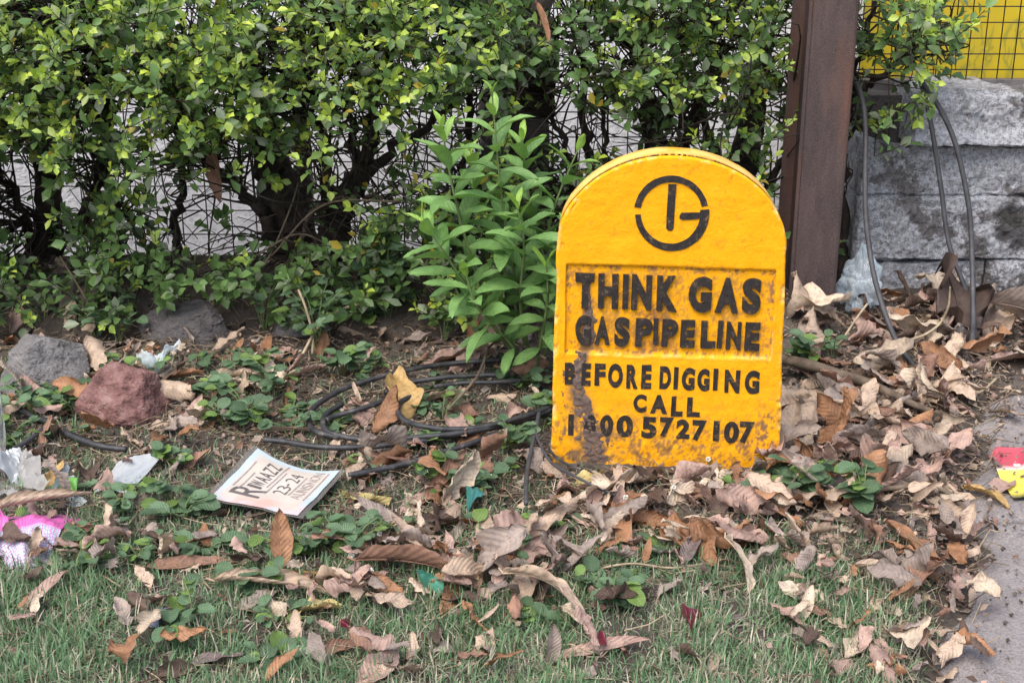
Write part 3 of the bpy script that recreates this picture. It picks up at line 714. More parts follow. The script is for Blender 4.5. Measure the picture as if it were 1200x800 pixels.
# hanging cables at the right
def hang(pts, rad, mat, label):
    P = catmull([on_y(u, v, Yv) for u, v, Yv in pts], 10); c0 = P[-1].copy()
    V, F = tube(P-c0, rad, 9)
    return tag(obj('cable', mesh_np('cable', V, F), mat, loc=c0), label, 'cable')
zy = on_z(1081, 438)[1]
hang([(992, 40, 3.42), (995, 82, 3.36), (1007, 105, 3.3), (1014, 145, 3.25), (1014, 240, 3.16), (1020, 300, 3.1), (1030, 345, 3.02), (1046, 390, 2.94), (1064, 420, 2.87), (1081, 438, zy)], .0064, M['cable_grey'], 'grey cable hanging from behind the rusty post down into the litter')
hang([(1078, 90, 3.42), (1080, 100, 3.38), (1090, 140, 3.32), (1102, 215, 3.27), (1112, 285, 3.22), (1130, 335, 3.17), (1140, 362, 3.13), (1142, 408, on_z(1142, 410)[1])], .006, M['cable_grey'], 'grey cable hanging straight over the wall, joining its neighbour low down')
hang([(1076, 86, 3.43), (1082, 98, 3.37), (1100, 125, 3.3), (1120, 170, 3.25), (1135, 240, 3.2), (1139, 300, 3.16), (1140.5, 370, 3.06), (1139, 400, 2.98), (1138, 412, on_z(1138, 412)[1])], .0064, M['cable_grey'], 'grey cable bowing outward over the wall to the dead leaves')
zf = lambda L: [(900+x/3.477, 330+y/3.477) for x, y in L]
st = [(*a, h) for a, h in zip(zf([(40, 312), (150, 335), (280, 375), (400, 412), (520, 465), (640, 518), (780, 552)]), (.05, .05, .045, .04, .035, .03, .015))]
cable(st, [.011, .013, .012, .011, .009, .006, .003], M['twig'], 'thick grey brown stick lying from the marker toward the path', 'stick', cat='stick', ns=9)
tw = [(*a, h) for a, h in zip(zf([(360, 340), (430, 300), (560, 245), (640, 215), (700, 170), (735, 100), (742, 20)]), (.01, .03, .05, .06, .08, .12, .17))]
cable(tw, [.003, .0035, .0035, .003, .003, .0025, .002], M['straw'], 'pale curved twig rising out of the litter by the wall', 'twig', cat='twig', ns=6)
cable([(*a, h) for a, h in zip(zf([(730, 375), (790, 410), (845, 450), (880, 440), (930, 395)]), (.03,)*5)], .003, M['straw'], 'pale forked twig near the path edge', 'twig', cat='twig', ns=6)
cable([(*a, h) for a, h in zip(zf([(265, 285), (310, 225), (360, 150), (405, 90)]), (.02, .06, .09, .11))], .0026, M['straw'], 'pale straight twig leaning near the post foot', 'twig', cat='twig', ns=6)
cable([(525, 480, .04), (560, 440, .06), (575, 405, .09), (600, 400, .1), (640, 420, .08)], .003, M['twig'], 'bent brown twig under the tall weed', 'twig', cat='twig', ns=6)
cable([(352, 420, .02), (372, 385, .06), (395, 365, .09), (425, 355, .1)], .0035, M['straw'], 'pale woody twig among the creeping weeds', 'twig', cat='twig', ns=6)
cable([(366, 415, .02), (366, 390, .06), (358, 360, .12), (350, 340, .15)], .003, M['straw'], 'pale upright twig among the creeping weeds', 'twig', cat='twig', ns=6)
cable([(690, 668, .01), (740, 660, .02), (790, 665, .012), (850, 655, .012)], .002, M['straw'], 'thin pale straw lying on grass in front of marker', 'twig', cat='twig', ns=5)
cable([(1010, 575, .02), (1090, 570, .03), (1125, 590, .03), (1135, 620, .02), (1128, 650, .01)], .005, M['twig'], 'curved peeling stick at the path edge beside the big brown leaf', 'stick', cat='stick', ns=7)

# ------------------------------------------------------------------ leaf shapes
def blade(L, W, nL=14, nW=8, curl=(.6, .6), bend=.4, twist=0.0, wav=.1, seed=0, pa=.6, pb=.75, torn=0.0, crump=.05):
    t = np.linspace(0, 1, nL); s = np.linspace(-1, 1, nW+1)
    pr = t**pa*(1-t)**pb; pr /= pr.max(); pr = np.maximum(pr, .03)
    th = bend*(.5-t); dx = np.cos(th); dz = np.sin(th)
    cx = np.concatenate([[0], np.cumsum((dx[1:]+dx[:-1])/2)]); cz = np.concatenate([[0], np.cumsum((dz[1:]+dz[:-1])/2)])
    k = L/cx[-1]; cx *= k; cz *= k
    Tg, Sg = np.meshgrid(t, s, indexing='ij')
    jag = 1+torn*(fbm(Tg*9, np.sign(Sg)*3+5, 0, seed+50, 3)-.7)*(np.abs(Sg) > .9)
    w = (W/2*pr)[:, None]*np.ones_like(Sg)*jag
    cu_ = np.where(Sg < 0, curl[0], curl[1])*(.75+.5*vnoise(Tg*2.5, np.sign(Sg)*2+3, 0, seed))
    cu_ = np.where(np.abs(cu_) < .02, .02, cu_)
    y = w/cu_*np.sin(cu_*np.abs(Sg))*np.sign(Sg); h = w/np.abs(cu_)*(1-np.cos(cu_*np.abs(Sg)))*np.sign(cu_)
    h = h + wav*W*(Sg**2)*(vnoise(Tg*6, np.sign(Sg)*4+9, 0, seed+3)-.5)*2 + crump*W*(fbm(Tg*5, Sg*2+9, 0, seed+5)-.5)*2
    h = h + .05*W*np.abs(Sg)
    a = twist*(Tg-.5); y, h = y*np.cos(a)-h*np.sin(a), y*np.sin(a)+h*np.cos(a)
    lat = .06*L*(fbm(t*2.2, 0, 0, seed+8, 2)-.5)*np.sin(math.pi*t)
    TH = th[:, None]
    V = np.stack([cx[:, None]-h*np.sin(TH), y+lat[:, None], cz[:, None]+h*np.cos(TH)], -1).reshape(-1, 3)
    luv = np.stack([Tg, Sg, Tg*0], -1).reshape(-1, 3)
    mid = np.stack([cx, lat, cz], 1)
    return V, grid_faces(nL, nW+1), luv, mid
def frame(P0, P1, roll):
    X_ = P1-P0; L = np.linalg.norm(X_); X_ = X_/L
    up = np.array([0, 0, 1.0]) if abs(X_[2]) < .93 else np.array([0, -1.0, 0])
    Y_ = np.cross(up, X_); Y_ /= np.linalg.norm(Y_); Z_ = np.cross(X_, Y_)
    c, s = math.cos(roll), math.sin(roll)
    return np.stack([X_, Y_*c+Z_*s, -Y_*s+Z_*c], 1), L
def world_mat(R, P, sc=1.0):
    m = Matrix.Identity(4)
    for i in range(3):
        for j in range(3): m[i][j] = R[i, j]*sc
        m[i][3] = P[i]
    return m
BROWN = dict(tan=(.42, .325, .25), pink=(.36, .25, .212), red=(.26, .152, .11), dark=(.10, .068, .054), gold=(.46, .31, .13), grey=(.28, .232, .205), pale=(.50, .415, .325), orange=(.29, .155, .085), yellow=(.42, .35, .155), purple=(.165, .128, .125), black=(.06, .042, .036))
def gpt(u, v, h=0.0):
    w = on_z(u, v, h)
    for _ in range(2): w = on_z(u, v, h+float(gh(w[0], w[1])))
    return w
def big_leaf(u0, v0, u1, v1, wr, curl, bend, colr, label, h0=0., h1=0., roll=0., twist=0., wav=.12, seed=0, torn=.25, sit=True, group=None, Yp=None, mid=True, pb=.75):
    if Yp is None: P0, P1 = gpt(u0, v0, h0), gpt(u1, v1, h1)
    else: P0, P1 = on_y(u0, v0, Yp), on_y(u1, v1, Yp-.03)
    R, L = frame(P0, P1, roll)
    if np.ndim(curl) == 0: curl = (curl, curl)
    V, F, luv, md = blade(L, L*wr, 26, 14, curl, bend, twist, wav, seed*13+int(u0), torn=torn, pb=pb)
    Wv = V@R.T+P0; dz = 0
    if sit:
        dz = (.007 if max(v0, v1) > 630 else -.003)-float((Wv[:, 2]-gh(Wv[:, 0], Wv[:, 1])).min())
        dz = max(min(dz, .03), -.06)
    c = np.array(BROWN[colr])*(.9+.2*R_.random())
    o = obj('dry_leaf', mesh_np('dry_leaf', V, F, None, luv), M['dry'], color=c)
    o.matrix_world = world_mat(R, P0+[0, 0, dz])
    tag(o, label, 'leaf', group)
    if mid:
        q = md.copy(); q = np.vstack([q[0]-[L*.07, 0, -.004], q]); V2, F2 = tube(q-[0, 0, .0006], [L*.011, L*.010, L*.006, L*.002], 5)
        ch = obj('midrib', mesh_np('midrib', V2, F2, None, np.zeros((len(V2), 3))), M['dry'], o, color=c*.8)
    return o
BL = big_leaf
BL(415, 648, 545, 668, .42, (.5, .35), .5, 'red', 'large ribbed reddish brown leaf arching over the grass beside a green scrap', .05, .02, roll=-.75, seed=1)
BL(590, 670, 690, 738, .30, (.9, .5), 1.3, 'tan', 'long pale curled leaf bowing down over the grass', .05, .01, roll=-.4, seed=2)
BL(650, 770, 762, 748, .17, .7, .3, 'pink', 'narrow pinkish leaf lying flat in bottom grass near a red petal', .012, .02, roll=.3, seed=3)
BL(420, 806, 466, 758, .42, .4, .3, 'pink', 'blotchy pink brown leaf standing slanted in the grass', .01, .02, roll=.2, seed=4)
BL(645, 782, 648, 735, .42, (.9, .4), .3, 'grey', 'grey brown folded leaf standing upright in the grass', 0, .055, roll=.5, seed=5)
BL(330, 672, 327, 600, .40, (.5, .5), -.3, 'orange', 'orange brown leaf standing upright behind a rolled leaf', .0, .085, roll=.4, seed=6)
BL(250, 672, 388, 690, .22, (1.8, 1.5), .8, 'tan', 'rolled tan leaf curling in front of the upright orange leaf', .03, .02, roll=.3, seed=7)
BL(345, 652, 422, 655, .14, 1.2, -.4, 'gold', 'thin golden leaf strip pointing at the large ribbed leaf', .04, .035, seed=8)
BL(578, 650, 642, 612, .72, (.3, .35), .35, 'pink', 'broad flat pinkish leaf with dark raised edge', .035, .02, roll=.5, seed=9, torn=.6)
BL(505, 606, 578, 600, .36, (.4, .7), .5, 'orange', 'glossy orange brown leaf folded beside the teal scrap', .03, .02, roll=-.5, seed=10)
BL(432, 606, 520, 600, .34, (.7, .4), .7, 'pale', 'pale mottled leaf arching beside the coil cable end', .03, .03, roll=-.4, seed=11)
BL(490, 590, 545, 525, .2, 1.0, .4, 'red', 'narrow reddish leaf curl rising by the lone cable', .01, .06, roll=.4, seed=12, wav=.3)
BL(470, 598, 500, 572, .35, .5, .3, 'pink', 'small pink leaf leaning against the pale mottled leaf', .01, .02, seed=13)
BL(400, 570, 455, 580, .45, (.5, .2), .5, 'yellow', 'yellowish crumpled leaf next to the printed card', .03, .03, roll=-.5, seed=14, wav=.3)
BL(375, 625, 412, 590, .4, .8, .3, 'dark', 'dark purple brown leaf between printed card and grass', .01, .03, seed=15)
BL(335, 712, 400, 704, .5, (.35, .5), .5, 'yellow', 'pale yellow crumpled leaf lying under the rolled leaf', .03, .02, roll=-.4, seed=16, wav=.25)
BL(280, 715, 330, 690, .5, .5, .4, 'grey', 'broken greyish leaf under the upright orange leaf', .01, .02, seed=17, torn=.7)
BL(165, 700, 205, 692, .6, .4, .5, 'pink', 'small flat pinkish leaf fragment in the left grass', .02, .02, roll=-.5, seed=18)
BL(24, 715, 78, 668, .3, .6, .3, 'pink', 'thin pink brown leaf slanting in grass below the pink wrapper', .01, .03, seed=19)
BL(215, 768, 284, 756, .42, (.25, .25), .3, 'purple', 'greyish purple leaf resting flat on the bottom grass', .025, .03, roll=-.25, seed=20)
BL(310, 806, 352, 762, .35, .7, .3, 'orange', 'ragged orange leaf at the bottom grass edge', .0, .03, seed=21, torn=.8)
BL(365, 760, 420, 745, .35, .8, .6, 'red', 'small curled brown leaf alone in the grass', .02, .02, roll=.4, seed=22)
BL(850, 628, 876, 694, .32, (1.0, .3), .8, 'pale', 'pale curled leaf strip with light edge standing in grass', .05, .01, roll=-.7, seed=23)
BL(905, 708, 952, 742, .5, (.5, .3), .3, 'pink', 'dull pink leaf lying beside a short pale leaf in the grass', .03, .01, roll=-.3, seed=24)
BL(938, 735, 952, 690, .35, .6, .3, 'pale', 'short pale leaf standing above the dull pink leaf', .0, .04, roll=.2, seed=25)
BL(1100, 655, 1040, 590, .42, (.6, .3), .5, 'orange', 'large warm brown leaf with dark midrib beside the path', .05, .05, roll=.5, seed=26)
BL(1000, 648, 1092, 672, .26, (1.5, .8), .6, 'tan', 'spotted tan rolled leaf in front of the large warm brown leaf', .04, .03, roll=.3, seed=27)
BL(1055, 705, 1108, 655, .35, (.6, .8), .5, 'red', 'dark reddish folded leaf under the large warm brown leaf', .01, .035, roll=-.3, seed=28)
BL(1130, 568, 1182, 592, .34, (.6, .9), .7, 'gold', 'golden yellow curled leaf lying on the path', .02, .005, roll=-.4, seed=29)
BL(1168, 572, 1186, 556, .6, .6, .5, 'pink', 'small pink brown leaf touching the golden leaf on path', .01, .01, seed=30)
BL(1068, 450, 1142, 478, .38, (.3, .5), .45, 'pink', 'flat ribbed pink brown leaf beside the end of the stick', .035, .02, roll=-.25, seed=31)
BL(1105, 508, 1152, 522, .3, .7, .7, 'grey', 'arched grey brown leaf at the path edge near the packet', .03, .02, roll=-.6, seed=32)
BL(1055, 520, 1122, 530, .3, .6, .5, 'red', 'reddish long leaf under the arched leaf by the path', .02, .02, roll=-.3, seed=33)
BL(1030, 482, 1078, 500, .4, .7, .6, 'dark', 'dark folded leaf lying under the stick', .03, .02, roll=-.4, seed=34)
BL(1020, 430, 1052, 425, .5, .6, .6, 'orange', 'orange brown cupped leaf under the hanging grey cable', .03, .03, roll=-.5, seed=35)
BL(1042, 376, 1066, 352, .6, .5, .5, 'orange', 'rounded brown leaf standing on litter at the wall foot', .02, .06, roll=.3, seed=36)
BL(1036, 448, 1072, 442, .4, .4, .5, 'tan', 'tan leaf lying in the litter beside the cable end', .03, .03, roll=-.3, seed=37)
# big dead leaves at the wall foot
BL(1126, 405, 1106, 308, .62, (.9, 1.1), .5, 'black', 'very dark large leaf leaning on the wall behind the cables', .0, .14, roll=.35, seed=38, torn=.9, wav=.45)
BL(1152, 400, 1166, 330, .35, (.5, .6), .3, 'grey', 'grey leaf standing at the wall beside the hanging cables', .0, .11, roll=-.5, seed=39)
BL(1148, 352, 1235, 372, .75, (.25, .2), .25, 'grey', 'very large flat grey brown leaf leaning against wall foot', .09, .07, roll=-.75, seed=40, torn=.6, sit=False, pb=.4)
BL(1160, 402, 1182, 360, .42, .5, .4, 'tan', 'tan leaf standing under the very large grey leaf', .01, .06, seed=41)
BL(1148, 418, 1225, 410, .3, .6, .4, 'pink', 'long pinkish leaf lying at the wall foot', .02, .02, roll=-.3, seed=42)
BL(1180, 402, 1212, 398, .6, .6, .5, 'dark', 'dark curled leaf under the large flat leaf', .03, .03, seed=43, roll=-.5)
BL(1158, 492, 1198, 496, .4, .3, .3, 'tan', 'tan half leaf lying on the path near yellow crumbs', .004, .004, seed=44, roll=-.2)
BL(1098, 372, 1130, 345, .5, .5, .5, 'grey', 'grey crumpled leaf in the corner at the wall foot', .02, .05, seed=45)
# round the coil, weed and rocks
BL(470, 492, 462, 432, .55, (.6, .4), .4, 'gold', 'golden dry leaf standing among the coiled cables', .02, .075, roll=.5, seed=46, wav=.3)
BL(440, 478, 412, 462, .6, .4, .4, 'pink', 'pinkish flat leaf inside the coil of cables', .02, .03, seed=47, roll=.3)
BL(485, 465, 545, 450, .4, .7, .6, 'tan', 'tan crumpled leaf lying across the coil of cables', .03, .03, roll=-.4, seed=48, wav=.3)
BL(498, 412, 560, 400, .62, (.4, .5), .5, 'pink', 'broad pinkish leaf humped behind the coil near the weed', .05, .04, roll=-.4, seed=49)
BL(520, 420, 566, 415, .4, .5, .5, 'tan', 'tan leaf tip under the broad pinkish leaf', .02, .03, roll=-.3, seed=50)
BL(552, 398, 556, 365, .45, .4, .3, 'orange', 'small brown leaf standing upright left of the tall weed', .0, .06, roll=.3, seed=51)
BL(286, 500, 390, 497, .2, (.7, .5), .3, 'tan', 'long tan leaf lying in front of the coil on its left', .02, .03, roll=-.4, seed=52)
BL(388, 540, 398, 508, .35, .8, .4, 'tan', 'small twisted tan leaf standing beside the card corner', .0, .03, seed=53)
BL(238, 425, 308, 420, .28, (1.6, 1.3), .3, 'tan', 'rolled tan leaf lying behind the reddish rock', .04, .05, seed=54)
BL(236, 440, 312, 448, .36, (.5, .7), .5, 'pale', 'pale folded leaf in front of the rolled tan leaf', .03, .02, roll=-.4, seed=55)
BL(195, 412, 236, 405, .35, (1.2, 1), .2, 'orange', 'orange rolled leaf lying on the dark rock edge', .07, .08, seed=56)
BL(178, 448, 240, 446, .42, (.2, .5), .4, 'pink', 'flat pinkish leaf beside the reddish rock', .03, .02, roll=-.5, seed=57)
BL(318, 440, 378, 418, .4, (.5, .3), .3, 'pink', 'long pink leaf under the creeping weeds', .02, .05, roll=-.3, seed=58)
BL(95, 432, 128, 420, .5, .5, .4, 'tan', 'curled tan leaf behind grey and reddish rocks', .03, .05, seed=59, roll=-.3)
BL(270, 410, 285, 385, .4, .5, .2, 'orange', 'brown leaf leaning against the end of dark rock', .02, .06, seed=60)
BL(58, 480, 84, 466, .6, .4, .4, 'pink', 'small round pinkish leaf below the reddish rock', .03, .03, seed=61, roll=-.3)
BL(-14, 597, 108, 578, .24, (2.0, 1.8), .15, 'tan', 'long rolled tan leaf lying over the pink wrapper', .06, .045, seed=62, sit=False)
BL(52, 580, 74, 530, .3, .7, .5, 'gold', 'golden brown decayed leaf standing beside the plastic bag', .01, .07, seed=63, wav=.3)
BL(112, 612, 152, 630, .4, .3, .3, 'tan', 'torn tan leaf piece below the silver sheet', .03, .02, seed=64, roll=-.4)
BL(62, 640, 92, 612, .8, .3, .2, 'red', 'flat brown leaf under the pink wrapper', .01, .01, seed=65)
BL(216, 548, 245, 520, .5, .8, .4, 'red', 'reddish folded leaf left of the printed card', .01, .04, seed=66)
BL(240, 590, 282, 584, .5, .9, .6, 'dark', 'dark folded leaf lying on the lower edge of the card', .03, .03, roll=-.5, seed=67)
BL(170, 660, 275, 655, .22, .8, .3, 'red', 'long brown leaf half hidden in grass below the card', .015, .02, roll=.3, seed=68)
# marker foot
BL(706, 560, 768, 548, .6, (.8, .6), .8, 'pale', 'pale brown arched leaf leaning on the marker foot', .04, .03, roll=-.7, seed=69, torn=.4)
BL(665, 568, 708, 545, .7, (.3, .4), .4, 'yellow', 'yellow veined leaf at the marker corner', .01, .035, roll=-.3, seed=70)
BL(655, 600, 720, 580, .6, (.3, .3), .3, 'pink', 'flat pink leaf in front of the yellow veined leaf', .02, .02, roll=-.35, seed=71, torn=.5)
BL(722, 608, 728, 565, .42, .5, .5, 'pink', 'narrow pink ribbed leaf curling below the marker', .0, .05, roll=.3, seed=72)
BL(770, 598, 868, 598, .34, (.5, .6), .5, 'tan', 'large tan mottled leaf lying in front of the marker', .04, .035, roll=-.5, seed=73)
BL(785, 622, 822, 618, .5, .6, .6, 'gold', 'small golden leaf under the large tan mottled leaf', .02, .02, roll=-.5, seed=74)
BL(840, 610, 850, 570, .5, .5, .4, 'dark', 'dark shaded leaf behind the large tan mottled leaf', .0, .04, seed=75)
BL(660, 672, 708, 628, .28, (.8, .6), .4, 'grey', 'grey brown narrow leaf rising from the grass', .005, .045, seed=76)
BL(612, 632, 655, 600, .45, (.6, .8), .4, 'tan', 'tan double leaf beside the broad flat pinkish leaf', .02, .04, seed=77)
BL(755, 665, 762, 635, .35, .3, .2, 'orange', 'thin reddish leaf standing in grass before the marker', .0, .035, roll=.2, seed=78)
BL(800, 660, 822, 622, .4, .5, .3, 'purple', 'purple grey leaf hanging into the grass', .01, .04, seed=79)
BL(772, 690, 800, 672, .5, .5, .4, 'grey', 'grey folded leaf resting on the grass before marker', .02, .025, seed=80, roll=-.4)
BL(560, 692, 530, 650, .5, .4, .4, 'red', 'reddish leaf under the large ribbed leaf', .01, .03, seed=81)
BL(420, 690, 460, 700, .22, 1.8, 2.2, 'tan', 'small curled ring shaped leaf in the grass', .03, .03, seed=82)
BL(930, 560, 1000, 540, .35, .6, .5, 'pink', 'pinkish leaf in the litter behind green weed', .03, .03, roll=-.3, seed=83)
BL(940, 590, 1010, 600, .35, .6, .5, 'grey', 'greyish leaf under the green weed by the litter', .03, .03, roll=-.3, seed=84)
BL(925, 500, 962, 520, .4, .8, .5, 'orange', 'brown leaf leaning by the marker side', .03, .02, seed=85)
BL(924, 530, 934, 470, .5, (.4, .8), .3, 'tan', 'tan folded leaf standing against the marker side', .0, .07, seed=86, roll=-.4)
# caught in the hedge
for i, (a, kw) in enumerate([((58, 62, 106, 42, .3, (.9, .7), .4, 'pink', 'pinkish dry leaf caught on top left hedge foliage'), dict(Yp=3.05)), ((210, 58, 260, 93, .3, (1, .8), .4, 'pink', 'dry brown curled leaf hanging on hedge twigs beside yellow green tips'), dict(Yp=3.03)),
     ((628, 2, 642, 50, .3, .8, .3, 'orange', 'brown dry leaf hanging down in hedge above the tall weed'), dict(Yp=3.05)), ((248, 175, 258, 238, .3, .6, .2, 'red', 'long brown leaf hanging inside the hedge by the trunk'), dict(Yp=3.2)),
     ((272, 75, 282, 118, .25, .7, .2, 'dark', 'dark dry leaf hanging in shaded hedge foliage'), dict(Yp=3.1))]):
    BL(*a, sit=False, seed=90+i, mid=True, **kw)

# ------------------------------------------------------------------ scattered dry leaves
VAR = []
for i in range(30):
    cl = [(.3, .4), (.8, .5), (1.5, 1.2), (.5, -.2), (.9, .9), (.2, .6)][i % 6]
    V, F, luv, md = blade(1.0, [.36, .5, .3, .44, .62, .4][i % 6], 15, 8, cl, [.4, .7, 1.1, .3, .6, .2][(i*5) % 6], [0, .6, -.5][i % 3], .26, 300+i*7, torn=.9, crump=.16)
    if i % 3 == 2:                                # a torn-off piece of a leaf
        a0 = [2, 0, 5][(i//3) % 3]; a1 = [13, 9, 15][(i//3) % 3]; V = V.reshape(15, 9, 3)[a0:a1, (0 if i % 2 else 3):].copy(); luv = luv.reshape(15, 9, 3)[a0:a1, (0 if i % 2 else 3):]; V[0] += rng.normal(0, .03, V[0].shape); V[-1] += rng.normal(0, .03, V[-1].shape); F = grid_faces(*V.shape[:2]); V = V.reshape(-1, 3); luv = luv.reshape(-1, 3); V[:, 0] += .5-V[:, 0].mean()
    me = mesh_np('dry_leaf', V-[.5, 0, 0], F, None, luv); me.materials.append(M['dry']); VAR.append((me, V-[.5, 0, 0], F, luv))
CLS = dict(tan='tan', pink='pinkish', red='reddish brown', dark='dark brown', grey='greyish', pale='pale', orange='orange brown')
ZONES = [((925, 345, 1150, 480), 119, 'in the litter between rusty post and path', (0.056, 0.141)), ((915, 470, 1120, 610), 115, 'in the litter beside the marker toward the path', (0.056, 0.128)),
         ((640, 550, 930, 660), 112, 'in the litter at the foot of the marker', (0.045, 0.115)), ((390, 550, 650, 720), 88, 'in the thin grass between printed card and marker', (0.045, 0.109)),
         ((380, 395, 640, 560), 62, 'around the coiled black cables', (0.045, 0.102)), ((0, 390, 400, 530), 84, 'around the rocks', (0.045, 0.102)),
         ((0, 480, 400, 680), 62, 'around the wrapper and plastic bag', (0.034, 0.090)), ((0, 640, 940, 800), 90, 'in the short front grass', (0.028, 0.077)),
         ((930, 600, 1150, 800), 120, 'along the edge of the path', (0.028, 0.077)), ((1090, 310, 1260, 440), 45, 'at the foot of the masonry wall', (0.056, 0.154)), ((-160, 430, 0, 760), 21, 'left of the rocks and wrapper', (0.045, 0.102))]
mk_foot = lambda x, y: (abs((x-MB_[0])*math.cos(YAW)+(y-MB_[1])*math.sin(YAW)) < .22) and (MB_[1]-.03 < y < MB_[1]+.12)
cn = 0; nind = 0; lacc = Acc()
for (rc, n, where, sz) in ZONES:
    for _ in range(n):
        for _t in range(20):
            u = R_.uniform(rc[0], rc[2]); v = R_.uniform(rc[1], rc[3]); P = gpt(u, v)
            if 228 < u < 418 and 512 < v < 632: continue
            if mk_foot(P[0], P[1]) or P[0] > edge_x(P[1])+.06 and P[1] < 2.62 and R_.random() < .93: continue
            if P[1] > WY-.06 and P[0] > wx0-.05: continue
            if abs(P[0]-PB[0]) < .1 and abs(P[1]-PB[1]-.05) < .12: continue
            break
        me, VV, VF, VLUV = VAR[cn % len(VAR)]; cn += 1
        L = R_.uniform(*sz); az = R_.uniform(0, 2*math.pi); flip = math.pi if R_.random() < .45 else 0
        eu = Matrix.Rotation(az, 3, 'Z') @ Matrix.Rotation(R_.gauss(0, .42), 3, 'Y') @ Matrix.Rotation(flip+R_.gauss(0, .55), 3, 'X')
        Rm = np.array(eu); Wv = VV@Rm.T*L+P
        dz = (.002 if v > 640 else -.008)-float((Wv[:, 2]-gh(Wv[:, 0], Wv[:, 1])).min())+abs(R_.gauss(0, .014))*(n > 60)
        ck = R_.choice(['tan', 'pink', 'pink', 'red', 'dark', 'grey', 'grey', 'tan', 'pale', 'orange'])
        f = R_.uniform(.75, 1.15)
        if _ >= n*.42 or nind >= 205:
            lacc.add(VV@Rm.T*L+P+[0, 0, dz], VF, np.array(BROWN[ck])*f, VLUV); continue
        nind += 1; o = bpy.data.objects.new('dry_leaf', me); COL.objects.link(o); o.color = (*[min(1, q*f) for q in BROWN[ck]], 1)
        o.matrix_world = world_mat(Rm, P+[0, 0, dz], L)
        vi = (cn-1) % len(VAR); shp_ = 'torn' if vi % 3 == 2 else ['flat', 'curled', 'rolled', 'twisted', 'cupped', 'bent'][vi % 6]
        szw = 'tiny' if L < .045 else 'small' if L < .065 else 'medium' if L < .085 else 'large'
        tag(o, f'{szw} {shp_} {CLS[ck]} dry leaf lying {where}', 'leaf', f'{szw} {shp_} {CLS[ck]} dry leaves {where}')
tag(obj('leaf_drift', lacc.mesh('leaf_drift'), M['drydrift']), 'drift of small dry leaves too many to count across the soil', 'leaf litter', kind='stuff')

# crumbs of leaf, all over
def dens_litter(u, v):
    d = .22+.25*(v < 660)*(v > 330)+.0*u
    d = d + 1.0*np.exp(-((u-1040)/110.)**2-((v-500)/130.)**2) + .7*np.exp(-((u-800)/190.)**2-((v-590)/45.)**2) + .5*np.exp(-((u-480)/150.)**2-((v-560)/90.)**2)
    d = d + .7*np.exp(-((u-1090)/45.)**2-((v-690)/110.)**2) + .4*np.exp(-((u-200)/200.)**2-((v-500)/70.)**2) + .5*np.exp(-((u-1130)/90.)**2-((v-420)/50.)**2)
    return np.clip(d, 0, 1)
def sample_ground(n, dens, x0=-1.5, x1=1.5, y0=1.4, y1=3.3):
    xs = rng.uniform(x0, x1, n*6); ys = rng.uniform(y0, y1, n*6)
    u, v = proj(np.stack([xs, ys, 0*xs], 1)); k = rng.random(n*6) < dens(u, v)
    s_ = (xs-MB_[0])*math.cos(YAW)+(ys-MB_[1])*math.sin(YAW)
    k &= ~((np.abs(s_) < .205) & (ys > MB_[1]-.015) & (ys < MB_[1]+.09))
    k &= ~((ys > WY-.03) & (xs > wx0))
    return xs[k][:n], ys[k][:n], u[k][:n], v[k][:n]
xs, ys, u, v = sample_ground(19000, dens_litter)
on_path = xs > edge_x(ys)+.05; kp = (~on_path) | (rng.random(len(xs)) < np.where(ys > 2.55, .9, .10)); kp &= ~((xs > edge_x(ys)+.3) & (ys < 2.6) & (rng.random(len(xs)) < .7)); xs, ys = xs[kp], ys[kp]
n = len(xs); sz = rng.uniform(.004, .018, n)*np.where(rng.random(n) < .15, 1.7, 1)
az = rng.uniform(0, 2*math.pi, n); tl = rng.normal(0, .5, n); ro = rng.normal(0, .5, n)
ax = np.stack([np.cos(az)*np.cos(tl), np.sin(az)*np.cos(tl), np.sin(tl)], 1); sd = np.stack([-np.sin(az), np.cos(az), np.sin(ro)], 1)
base = np.stack([xs, ys, np.maximum(gh(xs, ys), np.where(xs > edge_x(ys)+.03, np.where(ys < 2.72, .001, -.05), -.05))+.003+sz*.2], 1)
asp = rng.uniform(.25, .8, n)
shp = [(-.5, 0, 0), (-.1, .5, .25), (.5, .15, 0), (.05, -.5, .22), (0, 0, -.05)]
nrm = np.cross(ax, sd)
V = np.stack([base+ax*(a*sz)[:, None]*rng.uniform(.6, 1.2, n)[:, None]+sd*(b*sz*asp)[:, None]+nrm*(c*sz*rng.uniform(-.6, 1, n))[:, None] for a, b, c in shp], 1).reshape(-1, 3)
i = np.arange(n)[:, None]*5; F = np.stack([i+[0, 1, 4], i+[1, 2, 4], i+[2, 3, 4], i+[3, 0, 4]], 1).reshape(-1, 3)
pal = np.array([BROWN[k] for k in ('tan', 'pink', 'red', 'dark', 'grey', 'pale', 'dark', 'purple', 'grey')]); cc = pal[rng.integers(0, len(pal), n)]*rng.uniform(.55, 1.1, n)[:, None]
tag(obj('leaf_litter', mesh_np('leaf_litter', V, F, np.repeat(cc, 5, 0), smooth=False), M['drystuff']), 'fine crumbled brown leaf litter scattered over the soil', 'leaf litter', kind='stuff')
